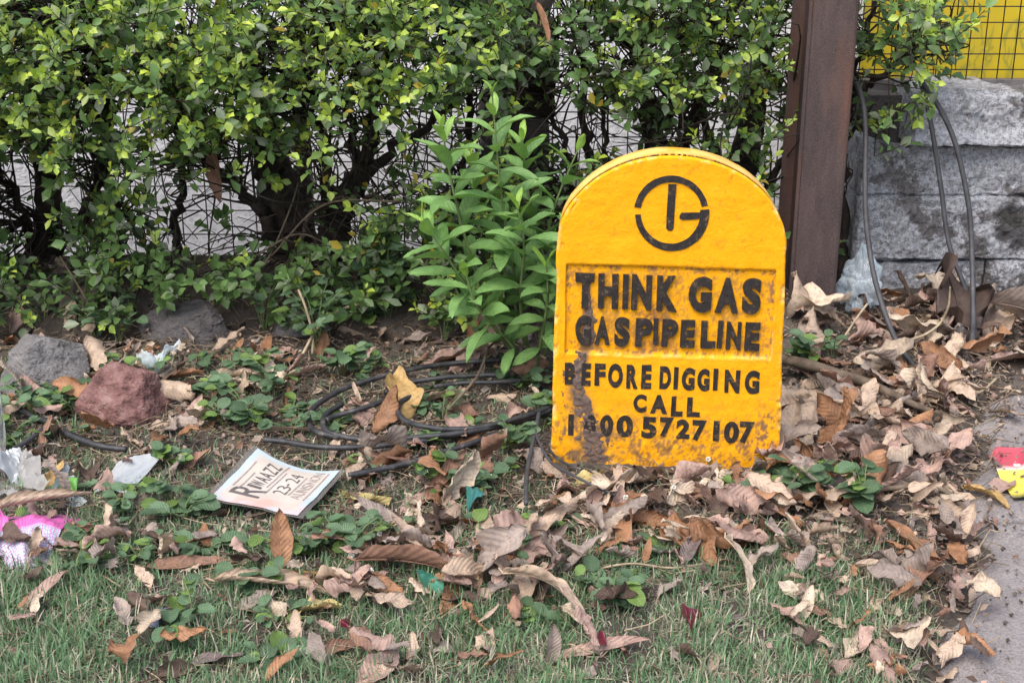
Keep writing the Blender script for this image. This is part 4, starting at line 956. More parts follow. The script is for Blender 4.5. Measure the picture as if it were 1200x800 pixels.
# straw and fine twigs
xs, ys, u, v = sample_ground(5200, lambda u, v: np.clip(dens_litter(u, v)*.7+.25*(v > 400)*(u < 700), 0, 1)); kp = xs < edge_x(ys)+.05; xs, ys = xs[kp], ys[kp]
acc = Acc()
for x, y in zip(xs, ys):
    L = rng.uniform(.02, .09); a = rng.uniform(0, 2*math.pi); d = np.array([math.cos(a), math.sin(a), 0]); b = np.array([-d[1], d[0], 0])*rng.normal(0, .2)
    p0 = np.array([x, y, 0]); P = np.array([p0-d*L/2, p0+b*L*.5, p0+d*L/2]); P[:, 2] = gh(P[:, 0], P[:, 1])+rng.uniform(.004, .02, 3)
    V, F = tube(P, rng.uniform(.0006, .0013), 3, caps=False)
    acc.add(V, F, np.array([.36, .29, .2])*rng.uniform(.3, 1.2) if rng.random() < .75 else np.array([.12, .08, .055]))
tag(obj('straw', acc.mesh('straw'), M['drystuff']), 'thin dry straw and twig bits strewn through the litter', 'straw', kind='stuff')
# loose soil crumbs and grit
xs, ys, u, v = sample_ground(4200, lambda u, v: np.clip(.25+.6*np.exp(-((u-430)/200.)**2-((v-520)/60.)**2)+.8*np.exp(-((u-1120)/50.)**2-((v-620)/170.)**2), 0, 1))
n = len(xs); sz = rng.uniform(.0015, .006, n); zb = np.maximum(gh(xs, ys), np.where((xs > edge_x(ys)+.04) & (ys < 2.72), .0, -1))
oc = np.array([[1, 0, 0], [-1, 0, 0], [0, 1, 0], [0, -1, 0], [0, 0, 1], [0, 0, -1]], float)
V = (np.stack([xs, ys, zb+sz*.4], 1)[:, None]+oc[None]*sz[:, None, None]*rng.uniform(.5, 1.2, (n, 6, 1))).reshape(-1, 3)
of = np.array([[0, 2, 4], [2, 1, 4], [1, 3, 4], [3, 0, 4], [2, 0, 5], [1, 2, 5], [3, 1, 5], [0, 3, 5]])
F = (np.arange(n)[:, None, None]*6+of[None]).reshape(-1, 3)
cc = np.array([.13, .105, .085])*rng.uniform(.5, 1.9, n)[:, None]
tag(obj('soil_crumbs', mesh_np('soil_crumbs', V, F, np.repeat(cc, 6, 0), smooth=False), M['drystuff']), 'loose soil crumbs and grit on the ground', 'soil', kind='stuff')

# ------------------------------------------------------------------ grass
def dens_grass(u, v):
    d = sstep(600, 690, v)*(1-sstep(1010, 1110, u+(v-720)*.1))
    d = d*np.clip(2.6*fbm(u*.011, v*.02, 0, 61)-.55, .12, 1)
    d = d + .40*np.exp(-((u-130)/170.)**2-((v-620)/55.)**2) + .06*np.exp(-((u-520)/90.)**2-((v-480)/40.)**2)*(v < 560) + .22*np.exp(-((u-600)/220.)**2-((v-600)/50.)**2) + .13*(v > 430)*(v < 640)*(u < 640)*(1-.8*np.exp(-((u-500)/140.)**2-((v-480)/50.)**2))*(.3+1.2*fbm(u*.02, v*.03, 0, 66))
    return np.clip(d*1.25*(u < 1120), 0, 1)
xs, ys, u, v = sample_ground(95000, dens_grass, y0=1.35, y1=3.0)
kp = xs < edge_x(ys)+.01; xs, ys, u, v = xs[kp], ys[kp], u[kp], v[kp]; n = len(xs)
tuft = fbm(xs*14, ys*14, 0, 63)
H = rng.uniform(.014, .044, n)*(.5+.8*tuft)*(.75+.35*sstep(600, 720, v)); az = rng.uniform(0, 2*math.pi, n)
lean = np.abs(rng.normal(.5, .4, n)); flat = rng.random(n) < .22; lean = np.where(flat, rng.uniform(1.2, 1.6, n), lean)
d = np.stack([np.cos(az), np.sin(az), 0*az], 1); sdv = np.stack([-np.sin(az), np.cos(az), 0*az], 1)
wd = rng.uniform(.0006, .0013, n); b0 = np.stack([xs, ys, gh(xs, ys)-.002], 1); P = [b0]; Vs = []
for f, wf in ((0, 1), (.35, 1), (.7, .75)):
    an = lean*(.35+1.1*f); c = b0+(d*np.sin(an)[:, None]+[0, 0, 1]*np.cos(an)[:, None])*(H*f)[:, None]
    if f == 0: c = b0
    Vs += [c-sdv*(wd*wf)[:, None], c+sdv*(wd*wf)[:, None]]
an = lean*1.35; Vs.append(b0+(d*np.sin(an)[:, None]+[0, 0, 1]*np.cos(an)[:, None])*H[:, None])
V = np.stack(Vs, 1).reshape(-1, 3); i = np.arange(n)[:, None]*7
F4 = np.stack([i+[0, 1, 3, 2], i+[2, 3, 5, 4]], 1).reshape(-1, 4); F3 = i+[4, 5, 6]
g1 = np.array([.085, .175, .088]); g2 = np.array([.205, .325, .175]); st_ = np.array([.52, .48, .39])
q = rng.random(n)[:, None]; cc = g1*(1-q)+g2*q; dry_ = (rng.random(n) < .18+.35*sstep(.5, .3, tuft)+.35*sstep(950, 1080, u)) | flat; cc[dry_] = st_*rng.uniform(.45, 1.1, (dry_.sum(), 1))
tag(obj('grass', mesh_np('grass', V, [F4, F3], np.repeat(cc, 7, 0)), M['grass']), 'short patchy green grass with dry blades in the foreground', 'grass', kind='stuff')

# ------------------------------------------------------------------ printed card, wrappers, bags
def mat_paper():
    m, nt, b = new_mat('card_paper'); p = coords(nt)
    luv = attr(nt, 'luv', 'Vector'); sx = N(nt, 'ShaderNodeSeparateXYZ'); L_(nt, luv, sx.inputs[0])
    n_ = noise(nt, 14, 4, .6, p); n2 = noise(nt, 45, 4, .6, p)
    e = mth(nt, 'MINIMUM', mth(nt, 'MINIMUM', sx.outputs[0], mth(nt, 'SUBTRACT', 1.0, sx.outputs[0])), mth(nt, 'MINIMUM', sx.outputs[1], mth(nt, 'SUBTRACT', 1.0, sx.outputs[1])))
    c = ramp(nt, mth(nt, 'MULTIPLY_ADD', n_, .04, e), [(.05, (.40, .49, .54)), (.12, (.50, .445, .39)), (.4, (.54, .49, .44))])
    # faded red print along the lower corner
    rd = mth(nt, 'MULTIPLY', ramp(nt, mth(nt, 'MULTIPLY_ADD', n2, .25, sx.outputs[0]), [(.26, (.75, .75, .75)), (.36, (0, 0, 0))]), ramp(nt, n_, [(.4, (0, 0, 0)), (.6, (1, 1, 1))]))
    c = mixc(nt, rd, c, (.70, .34, .29))
    L_(nt, c, b.inputs['Base Color']); b.inputs['Roughness'].default_value = .45; return m
M['paper'] = mat_paper()
def mat_plastic(name, col, alpha, tint=(.9, .93, .95)):
    m, nt, b = new_mat(name); p = coords(nt)
    b.inputs['Base Color'].default_value = (*col, 1); b.inputs['Roughness'].default_value = .14; b.inputs['Specular IOR Level'].default_value = .9
    n_ = noise(nt, 60, 3, .5, p); bump(nt, b, n_, .3, .004)
    tr = N(nt, 'ShaderNodeBsdfTransparent'); tr.inputs[0].default_value = (*tint, 1)
    mx = N(nt, 'ShaderNodeMixShader'); lw = N(nt, 'ShaderNodeLayerWeight'); lw.inputs[0].default_value = .35; L_(nt, mth(nt, 'MULTIPLY_ADD', lw.outputs[1], .6, alpha-.12), mx.inputs[0])
    L_(nt, tr.outputs[0], mx.inputs[1]); L_(nt, b.outputs[0], mx.inputs[2]); L_(nt, mx.outputs[0], nt.nodes['Material Output'].inputs[0]); return m
M['clear'] = mat_plastic('clear_plastic', (.70, .80, .86), .40)
M['cloudy'] = mat_plastic('cloudy_plastic', (.40, .39, .375), .5)
M['silver'] = mat_plastic('silvery_film', (.42, .45, .47), .8)
m, nt, b = new_mat('ink'); b.inputs['Base Color'].default_value = (.11, .10, .10, 1); b.inputs['Roughness'].default_value = .5; M['ink'] = m
m, nt, b = new_mat('ink_faint'); b.inputs['Base Color'].default_value = (.36, .31, .29, 1); b.inputs['Roughness'].default_value = .5; M['ink_faint'] = m
cA, cB, cC, cD = gpt(245, 583, .03), gpt(302, 526, .042), gpt(398, 547, .046), gpt(349, 607, .028)     # text runs A->B, page goes A->D
def card(a, b):
    a = np.asarray(a, float); b = np.asarray(b, float)
    P = ((1-a)*(1-b))[..., None]*cA+(a*(1-b))[..., None]*cB+(a*b)[..., None]*cC+((1-a)*b)[..., None]*cD
    P = P+np.stack([0*a, 0*a, -.016*np.sin(math.pi*b)*a+.006*np.sin(3*a+2)*b+.004*(vnoise(a*5, b*5, 0, 8)-.5)], -1); return P
Ag, Bg = np.meshgrid(np.linspace(0, 1, 30), np.linspace(0, 1, 30), indexing='ij')
cz0 = cA.copy()
cardo = empty('printed_card', cz0, 0, 'rectangular pale printed card lying tilted among grass and leaves', 'card')
CP = card(Ag, Bg)
obj('sheet', mesh_np('sheet', (CP-cz0).reshape(-1, 3), grid_faces(30, 30), None, np.stack([Ag, Bg, 0*Ag], -1).reshape(-1, 3)), M['paper'], cardo)
Am, Bm = np.meshgrid(np.linspace(-.02, 1.03, 30), np.linspace(-.07, 1.06, 30), indexing='ij')
SL = card(Am, Bm)-[0, 0, .002]
m, nt, b = new_mat('sleeve_plastic'); b.inputs['Base Color'].default_value = (.2, .19, .18, 1); b.inputs['Roughness'].default_value = .2
tr = N(nt, 'ShaderNodeBsdfTransparent'); mx = N(nt, 'ShaderNodeMixShader'); mx.inputs[0].default_value = .55
L_(nt, tr.outputs[0], mx.inputs[1]); L_(nt, b.outputs[0], mx.inputs[2]); L_(nt, mx.outputs[0], nt.nodes['Material Output'].inputs[0]); M['sleeve'] = m
obj('sleeve', mesh_np('sleeve', (SL-cz0).reshape(-1, 3), grid_faces(30, 30)), M['sleeve'], cardo)
def print_text(txt, a0, a1, b_top, b_bot, off, mat, name):
    # one glyph after another, bent onto the card
    n = len(txt); x = a0; wch = (a1-a0)/n
    for ch in txt:
        if ch == ' ': x += wch; continue
        V, F = glyph(ch, off); keep = V[:, 2] > .5; idx = -np.ones(len(V), int); idx[keep] = np.arange(keep.sum())
        F2 = [[int(idx[k]) for k in f] for f in F if all(keep[k] for k in f)]
        ww = wch*(.45 if ch in 'Ii1-' else .86)
        a = x+V[keep, 0]*ww; b = b_bot+(b_top-b_bot)*(V[keep, 1] if ch != '-' else .4+.12*V[keep, 1])
        Pq = card(a, b)+[0, 0, .0012]
        x += wch*(.6 if ch in 'Ii1' else 1)
        obj(name, poly_mesh(name, Pq-cz0, F2), mat, cardo)
print_text('R', .16, .40, .13, .47, .0, M['ink'], 'printed_letter')
print_text('IWAAZZ', .37, .92, .22, .38, .004, M['ink'], 'printed_letter')
print_text('23-24', .36, .82, .52, .67, -.012, M['ink'], 'printed_digit')
print_text('AUNSNON', .30, .95, .74, .86, -.01, M['ink_faint'], 'printed_letter')
for k, (a0, a1, b0) in enumerate([(.3, .8, .09), (.28, .62, .17), (.44, .95, .41), (.3, .8, .455), (.36, .8, .70), (.3, .92, .90)]):
    A2 = np.linspace(a0, a1, 14); Vt = np.vstack([card(A2, np.full(14, b0)), card(A2, np.full(14, b0+.014))])+[0, 0, .0012]
    i = np.arange(13); obj('printed_line', mesh_np('printed_line', Vt-cz0, np.stack([i, i+1, 15+i, 14+i], 1)), M['ink_faint'], cardo)

def crumple(corners, n, amp, seed, folds=9):
    """a crumpled sheet between four world corners"""
    A, B, C, D = [np.asarray(q, float) for q in corners]
    a, b = np.meshgrid(np.linspace(0, 1, n), np.linspace(0, 1, n), indexing='ij')
    P = ((1-a)*(1-b))[..., None]*A+(a*(1-b))[..., None]*B+(a*b)[..., None]*C+((1-a)*b)[..., None]*D
    rr = np.random.default_rng(seed); h = 0*a; sx = 0*a; sy = 0*a
    for _ in range(folds):
        t = rr.uniform(0, math.pi); c = rr.uniform(.1, .9); q = a*math.cos(t)+b*math.sin(t)-c*(math.cos(t)+math.sin(t))*.8
        h = h+np.abs(q)*rr.normal(0, 1); sx = sx+np.abs(q)*rr.normal(0, .3); sy = sy+np.abs(q)*rr.normal(0, .3)
    h = (h-h.mean())/h.std()*.33; sx = (sx-sx.mean())/sx.std()*.2; sy = (sy-sy.mean())/sy.std()*.2; h = h+.4*(fbm(a*7, b*7, 0, seed)-.5)
    P = P+np.stack([amp*sx, amp*sy, amp*h], -1)
    P[..., 2] = np.maximum(P[..., 2], gh(P[..., 0], P[..., 1])+.002)
    return P.reshape(-1, 3), grid_faces(n, n), np.stack([a, b, 0*a], -1).reshape(-1, 3)
def sheet(name, pix, h, amp, seed, mat, label, cat, n=34, parent=None, folds=9):
    cs = [gpt(u, v, hh) for (u, v), hh in zip(pix, h if np.ndim(h) else [h]*4)]
    V, F, luv = crumple(cs, n, amp, seed, folds); c0 = V.mean(0); c0[2] = V[:, 2].min()
    if parent is not None: return obj(name, mesh_np(name, V-np.array(parent.location), F, None, luv), mat, parent)
    return tag(obj(name, mesh_np(name, V-c0, F, None, luv), mat, loc=c0), label, cat)
def mat_wrapper():
    m, nt, b = new_mat('pink_wrapper'); luv = attr(nt, 'luv', 'Vector'); sx = N(nt, 'ShaderNodeSeparateXYZ'); L_(nt, luv, sx.inputs[0])
    w = N(nt, 'ShaderNodeTexWave'); w.inputs['Scale'].default_value = 7; w.inputs['Distortion'].default_value = 3; w.inputs['Detail'].default_value = 2; L_(nt, luv, w.inputs['Vector'])
    w2 = N(nt, 'ShaderNodeTexBrick'); w2.inputs['Scale'].default_value = 9; L_(nt, luv, w2.inputs['Vector'])
    w2.inputs['Color1'].default_value = (.58, .6, .64, 1); w2.inputs['Color2'].default_value = (.42, .5, .6, 1); w2.inputs['Mortar'].default_value = (.2, .26, .4, 1); w2.inputs['Mortar Size'].default_value = .03
    c = mixc(nt, ramp(nt, sx.outputs[1], [(.5, (0, 0, 0)), (.53, (1, 1, 1))]), w2.outputs[0], (.55, .10, .34))
    c = mixc(nt, ramp(nt, w.outputs[0], [(.72, (0, 0, 0)), (.8, (.8, .8, .8))]), c, (.58, .18, .4))
    L_(nt, c, b.inputs['Base Color']); b.inputs['Roughness'].default_value = .3; return m
M['wrapper'] = mat_wrapper()
sheet('wrapper', [(15, 665), (62, 655), (95, 598), (-25, 600)], [.01, .01, .02, .02], .035, 5, M['wrapper'], 'crumpled pink and white printed wrapper under the rolled leaf', 'wrapper')
sheet('wrapper', [(-40, 645), (12, 640), (20, 612), (-30, 604)], [.015, .02, .03, .02], .03, 8, M['wrapper'], 'torn piece of pink wrapper beside the crumpled one', 'wrapper')
sheet('plastic_sheet', [(105, 578), (150, 572), (190, 533), (140, 540)], [.012, .015, .03, .02], .012, 12, M['silver'], 'silvery plastic sheet lying between reddish rock and printed card', 'plastic sheet')
bag = sheet('plastic_bag', [(-30, 582), (54, 574), (36, 515), (-30, 505)], [.025, .025, .05, .05], .10, 15, M['cloudy'], 'cloudy grey plastic bag lying in front of the rocks', 'plastic bag', folds=20, n=46)
sheet('paper_scrap', [(-20, 560), (28, 548), (40, 528), (-20, 530)], [.03, .03, .05, .05], .05, 17, M['silver'], 'crumpled pale film lying over the cloudy plastic bag', 'plastic scrap', folds=14)
sheet('plastic_scrap', [(60, 585), (92, 582), (84, 562), (66, 560)], [.02]*4, .03, 16, M['silver'], 'small clear plastic scrap beside the golden decayed leaf', 'plastic scrap', n=16)
sheet('plastic_wrap', [(172, 440), (198, 434), (200, 402), (168, 405)], [.03, .03, .075, .07], .055, 19, M['clear'], 'clear crumpled plastic wrap between reddish rock and dark rock', 'plastic wrap', n=34, folds=18)
# clear bag beside the post: a knotted crumpled pouch
def pouch(u0, u1, v0, v1, Yc, mat, label, seed, name='plastic_bag'):
    a = on_y(u0, v1, Yc); b_ = on_y(u1, v0, Yc); n1, n2 = 90, 60
    ph, th = np.meshgrid(np.linspace(0, 2*math.pi, n1, endpoint=False), np.linspace(.02, math.pi-.02, n2))
    D = np.stack([np.sin(th)*np.cos(ph), np.sin(th)*np.sin(ph), np.cos(th)], -1).reshape(-1, 3)
    rr = np.random.default_rng(seed); r_ = 1+.35*(fbm(D[:, 0]*2+7, D[:, 1]*2+7, D[:, 2]*2+7, seed)-.5)
    for _ in range(44):
        nn = rr.normal(size=3); nn /= np.linalg.norm(nn); r_ = r_-.085*np.exp(-np.abs((D@nn-rr.uniform(-.6, .6))/.06))
    neck = sstep(.6, 1, D[:, 2]); Q = D*r_[:, None]; Q[:, :2] *= (1-.75*neck)[:, None]; Q[:, 2] += .35*neck
    w, h = b_[0]-a[0], b_[2]-a[2]; Q = (Q-[0, 0, Q[:, 2].min()])/[np.ptp(Q[:, 0]), np.ptp(Q[:, 0]), np.ptp(Q[:, 2])]*[w, w*.8, h]
    me = poly_from_grid(Q, n2, n1); me.name = name
    o = obj(name, me, mat, loc=((a[0]+b_[0])/2, Yc+.0, float(gh((a[0]+b_[0])/2, Yc))+.0)); return tag(o, label, 'plastic bag')
pouch(978, 1042, 264, 352, 3.25, M['clear'], 'clear knotted plastic bag lying beside the rusty post', 3)
# packet on the path
m, nt, b = new_mat('packet_print'); luv = attr(nt, 'luv', 'Vector')
sx = N(nt, 'ShaderNodeSeparateXYZ'); L_(nt, luv, sx.inputs[0]); n_ = noise(nt, 5, 2, .5, luv)
c = ramp(nt, sx.outputs[1], [(.0, (.03, .03, .03)), (.12, (.75, .66, .1)), (.5, (.78, .68, .12)), (.55, (.62, .55, .52)), (.62, (.45, .06, .1)), (1, (.5, .09, .13))])
c = mixc(nt, ramp(nt, n_, [(.62, (0, 0, 0)), (.66, (.8, .8, .8))]), c, (.8, .72, .68)); L_(nt, c, b.inputs['Base Color']); b.inputs['Roughness'].default_value = .3; M['packet'] = m
sheet('packet', [(1188, 580), (1262, 578), (1240, 512), (1160, 530)], [.01, .01, .02, .02], .014, 31, M['packet'], 'red and yellow printed foil packet lying on the path', 'packet')
for nm, col in (('teal', (.03, .13, .12)), ('green', (.05, .2, .14)), ('lime', (.14, .36, .07)), ('maroon', (.13, .012, .03)), ('navy', (.09, .1, .16))):
    m, nt, b = new_mat(nm+'_film'); b.inputs['Base Color'].default_value = (*col, 1); b.inputs['Roughness'].default_value = .35; M[nm+'_film'] = m
sheet('plastic_scrap', [(538, 585), (568, 588), (566, 570), (545, 568)], [.03]*4, .03, 41, M['teal_film'], 'teal plastic scrap beside the orange brown leaf', 'plastic scrap', n=16)
sheet('plastic_scrap', [(488, 700), (522, 696), (524, 664), (494, 674)], [.012, .01, .04, .03], .03, 42, M['green_film'], 'green plastic scrap below the large ribbed leaf', 'plastic scrap', n=16)
sheet('plastic_scrap', [(76, 572), (92, 574), (88, 560), (76, 558)], [.03]*4, .02, 43, M['lime_film'], 'lime green plastic strip beside the silvery sheet', 'plastic scrap', n=12)
sheet('petal', [(796, 727), (814, 731), (818, 720), (802, 714)], [.022]*4, .03, 44, M['maroon_film'], 'crimson fallen petals lying in the grass before the marker', 'petal', n=12)
sheet('petal', [(700, 756), (712, 758), (714, 744), (702, 742)], [.03]*4, .015, 45, M['maroon_film'], 'small crimson petal beside the narrow pinkish leaf', 'petal', n=10)
sheet('petal', [(400, 735), (414, 738), (412, 724), (402, 722)], [.02]*4, .015, 46, M['maroon_film'], 'small dark crimson petal in grass under the large ribbed leaf', 'petal', n=10)
sheet('foil_scrap', [(174, 735), (190, 738), (196, 706), (182, 702)], [.01, .01, .03, .03], .02, 47, M['navy_film'], 'dark shiny foil scrap standing in the left grass', 'foil scrap', n=14)

# small fluffy white flower heads
def flower(u, v, h, sc):
    P = gpt(u, v, h); n1 = 60; D = rng.normal(size=(n1, 3)); D /= np.linalg.norm(D, axis=1)[:, None]; acc = Acc()
    for d in D:
        s = np.cross(d, rng.normal(size=3)); s /= np.linalg.norm(s)
        acc.add(np.array([d*.002*sc+s*.001, d*.002*sc-s*.001, d*.007*sc+s*.0016, d*.007*sc-s*.0016]), np.array([[0, 1, 3, 2]]))
    r = empty('flower', (P[0], P[1], float(gh(P[0], P[1]))), 0, 'tiny fluffy white flower on a thin stalk in the litter', 'flower', 'tiny white flowers in the litter')
    o = obj('flower_head', acc.mesh('flower_head'), M['fluff'], r, loc=(0, 0, h))
    V, F = tube(np.array([[.004, 0, -.01], [.002, 0, h*.5], [0, 0, h]]), .0007, 4); obj('stalk', mesh_np('stalk', V, F), M['stem_green'], r)
m, nt, b = new_mat('white_fluff'); b.inputs['Base Color'].default_value = (.72, .72, .66, 1); b.inputs['Roughness'].default_value = .9; M['fluff'] = m
for (u, v) in ((744, 562), (790, 570), (788, 575), (733, 582), (830, 538), (575, 558), (445, 625), (412, 650), (434, 668)): flower(u, v, R_.uniform(.02, .04), R_.uniform(.55, .85))

# ------------------------------------------------------------------ leafy weeds
GV = []
for i in range(4):
    V, F, luv, md = blade(1, .36, 10, 6, (.5, .5), [.5, .9, .3, .7][i], [0, .3, -.3, .15][i], .06, 500+i, pa=.8, pb=.85)
    me = mesh_np('leaf', V, F, None, luv); me.materials.append(M['green']); GV.append(me)
RV = []
for i in range(4):
    V, F, luv, md = blade(1, [.72, .8, .66, .75][i], 9, 6, (.35, .35), [.4, .7, .2, .5][i], 0, .06, 520+i, pa=.45, pb=.6)
    me = mesh_np('leaf', V, F, None, luv); me.materials.append(M['green']); RV.append(me)
def add_leaf(parent, P, d, L, up, col, vars_):
    d = d/np.linalg.norm(d); y = np.cross(up, d); y /= np.linalg.norm(y)+1e-9; z = np.cross(d, y)
    o = bpy.data.objects.new('leaf', R_.choice(vars_)); COL.objects.link(o); o.parent = parent
    o.matrix_local = world_mat(np.stack([d, y, z], 1), P, L); o.color = (*col, 1); return o
wb = gpt(626, 442); wroot = empty('tall_weed', wb, 0, 'tall leafy green weed with long pointed leaves beside the marker', 'plant')
stems = [[(626, 442, 0), (606, 340, -.03), (588, 230, -.06), (576, 104, -.08)], [(624, 442, 0), (566, 340, -.03), (534, 235, -.06), (517, 145, -.07)], [(628, 442, .02), (642, 350, .02), (645, 260, .04), (680, 168, .04)],
         [(628, 442, -.01), (655, 370, -.06), (662, 320, -.09), (666, 270, -.1)], [(625, 442, 0), (580, 385, -.06), (530, 310, -.1), (494, 258, -.1)], [(626, 442, 0), (610, 360, -.07), (614, 290, -.12), (606, 240, -.13)],
         [(624, 442, .03), (596, 330, .06), (560, 240, .08), (552, 180, .08)], [(627, 442, -.02), (596, 400, -.09), (560, 360, -.12), (545, 318, -.13)], [(628, 442, -.02), (634, 400, -.1), (642, 350, -.14), (640, 310, -.15)], [(626, 442, .03), (640, 330, .07), (618, 220, .08), (612, 160, .08)]]
for si, sp_ in enumerate(stems):
    P = catmull([on_y(u, v, wb[1]+dy)-wb for u, v, dy in sp_], 12)
    V, F = tube(P, [.0042, .0032, .0016], 6); stm = obj('stem', mesh_np('stem', V, F), M['stem_green'], wroot)
    seg = np.linalg.norm(np.diff(P, axis=0), axis=1).sum(); npair = max(5, int(seg/.046)); ph = R_.uniform(0, 3)
    for k in range(npair):
        f = .22+.78*(k+.5)/npair; fi = f*(len(P)-1); i0 = min(int(fi), len(P)-2); pos = P[i0]+(P[i0+1]-P[i0])*(fi-i0); dr = P[i0+1]-P[i0]; dr /= np.linalg.norm(dr)
        ph += 1.57+R_.gauss(0, .25); tip = sstep(.82, 1.0, f)
        e1 = np.cross(dr, [0, 1.0, .2]); e1 /= np.linalg.norm(e1); e2 = np.cross(dr, e1)
        for sgn in (0, math.pi):
            if f < .4 and R_.random() < .3: continue
            a = ph+sgn+R_.gauss(0, .2); ang = (1.15+R_.gauss(0, .2))*(1-tip)+.38*tip
            rad = e1*math.cos(a)+e2*math.sin(a); d = dr*math.cos(ang)+rad*math.sin(ang); d[2] -= .15*(1-tip)
            L = (R_.uniform(.078, .118))*(1-.52*tip)*(.8+.2*math.sin(f*3))
            g = R_.uniform(.8, 1.25); col = np.array([.165, .31, .10])*g*(1-tip)+np.array([.33, .52, .10])*tip
            add_leaf(stm, pos, d, L, dr, col, GV)
MARKS = [((40, 435), 'beside the grey rock'), ((135, 460), 'beside the reddish rock'), ((225, 392), 'beside the dark rock'), ((30, 545), 'beside the plastic bag'), ((45, 625), 'beside the pink wrapper'), ((150, 555), 'beside the silvery sheet'), ((320, 565), 'beside the printed card'),
         ((450, 470), 'among the coiled cables'), ((560, 500), 'where the coiled cables join'), ((350, 360), 'under the thick dark trunk'), ((620, 430), 'under the tall weed'), ((480, 650), 'near the large ribbed leaf'), ((330, 650), 'near the upright orange leaf'), ((610, 635), 'near the broad flat pinkish leaf'), ((340, 497), 'near the long tan leaf'), ((240, 440), 'near the pale folded leaf'), ((520, 405), 'behind the broad pinkish leaf'), ((60, 350), 'under the straight dark trunk'), ((440, 360), 'between the trunk and tall weed')]
def near(u, v): return min(MARKS, key=lambda q: (q[0][0]-u)**2+((q[0][1]-v)*1.6)**2)[1]
def round_weed(u, v, nst, spread, hgt, leafL, label, dark=1.0, nl=5):
    b0 = gpt(u, v); r = empty('weed', b0, 0, label, 'plant', None)
    for s_ in range(nst):
        a = R_.uniform(0, 2*math.pi); q = R_.uniform(.4, 1)*spread; top = np.array([math.cos(a)*q, math.sin(a)*q*.7, hgt*R_.uniform(.5, 1)])
        P = catmull([[0, 0, -.01], top*[.35, .35, .65], top], 6)
        P[:, 2] = np.maximum(P[:, 2], gh(P[:, 0]+b0[0], P[:, 1]+b0[1])-b0[2]-.005)
        V, F = tube(P, [.0018, .0014, .0009], 5); stm = obj('stem', mesh_np('stem', V, F), M['stem_green'], r)
        for k in range(nl):
            f = .35+.65*(k+.7)/nl; pos = P[min(len(P)-1, int(f*(len(P)-1)))]; aa = a+R_.uniform(-2, 2)
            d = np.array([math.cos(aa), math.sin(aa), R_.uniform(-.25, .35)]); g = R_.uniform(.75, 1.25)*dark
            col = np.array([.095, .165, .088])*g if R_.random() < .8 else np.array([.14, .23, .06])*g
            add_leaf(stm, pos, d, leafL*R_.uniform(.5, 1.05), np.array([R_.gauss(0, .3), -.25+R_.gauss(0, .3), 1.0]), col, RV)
WE = [(372, 412, 11, .12, .16, .042, 'bushy low weed with heart shaped leaves under the hedge by pale twigs'), (402, 440, 5, .06, .09, .045, 'round leaved weed beside the outer coil loop'), (215, 612, 5, .06, .05, .042, 'low weed with round leaves in grass left of the card'),
      (612, 455, 10, .1, .05, .034, 'small round leaved weed growing over the coiled cables'), (600, 530, 5, .04, .07, .035, 'small weed between coil and marker corner'), (945, 445, 9, .06, .14, .034, 'greyish green weed growing between marker and rusty post'),
      (975, 425, 3, .05, .07, .03, 'few leaved weed at the foot of the rusty post'), (935, 585, 9, .12, .08, .045, 'spreading green weed in the litter in front of the marker side'), (890, 580, 7, .09, .05, .042, 'low green weed at the right corner of the marker'),
      (1010, 600, 4, .06, .09, .05, 'young weed with larger leaf beside the large warm brown leaf'), (285, 500, 5, .07, .06, .04, 'round leaved weed beside the long tan leaf'), (240, 650, 4, .07, .04, .035, 'tiny round leaved weed above the long hidden leaf'),
      (110, 640, 5, .07, .04, .04, 'weed with oval leaves beside the pink wrapper'), (380, 650, 3, .04, .04, .035, 'two leaved weed beside thin golden leaf strip'), (40, 490, 6, .1, .08, .038, 'weed sprawling over the black cable before the rocks'),
      (430, 395, 7, .08, .14, .045, 'weed with broad leaves at the hedge foot behind the coil'), (455, 345, 5, .07, .16, .055, 'weed with large pale leaf in the shade of the hedge'), (140, 400, 8, .12, .11, .034, 'creeping weed hanging between the grey and dark rocks'),
      (250, 470, 5, .06, .06, .04, 'weed growing in front of the flat pinkish leaf'), (785, 645, 4, .06, .035, .03, 'tiny green weed in grass below the marker'), (320, 470, 5, .06, .1, .035, 'thin weed right of the reddish rock with straw'),
      (200, 545, 4, .05, .05, .035, 'tiny weed beside the silvery sheet'), (310, 385, 8, .12, .16, .034, 'leafy weed in the dark at hedge foot above the dark rock'), (520, 400, 5, .08, .1, .035, 'shaded weed behind the broad pinkish leaf'), (1000, 330, 4, .06, .1, .03, 'small weed behind the clear plastic bag'),
      (-40, 520, 6, .1, .08, .04, 'weed patch beyond the plastic bag')]
for w in WE: round_weed(*w)
for i in range(74):
    u, v = (R_.uniform(-30, 640), R_.uniform(425, 665)) if i < 64 else (R_.uniform(0, 950), R_.uniform(670, 790))
    if 235 < u < 410 and 515 < v < 615: continue
    round_weed(u, v, R_.randint(2, 5), .065, R_.uniform(.02, .07), R_.uniform(.022, .04), 'small round leaved seedling growing '+near(u, v), nl=4)
for o_ in COL.objects:
    if o_.get('label', '').startswith('small round leaved seedling'): o_['group'] = 'small seedlings in the litter'
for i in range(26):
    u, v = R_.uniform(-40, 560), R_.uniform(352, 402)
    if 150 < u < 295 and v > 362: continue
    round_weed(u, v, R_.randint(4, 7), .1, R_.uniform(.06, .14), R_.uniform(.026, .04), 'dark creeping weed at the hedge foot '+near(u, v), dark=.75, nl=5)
for o_ in COL.objects:
    if o_.get('label', '').startswith('dark creeping weed'): o_['group'] = 'creeping weeds at the hedge foot'

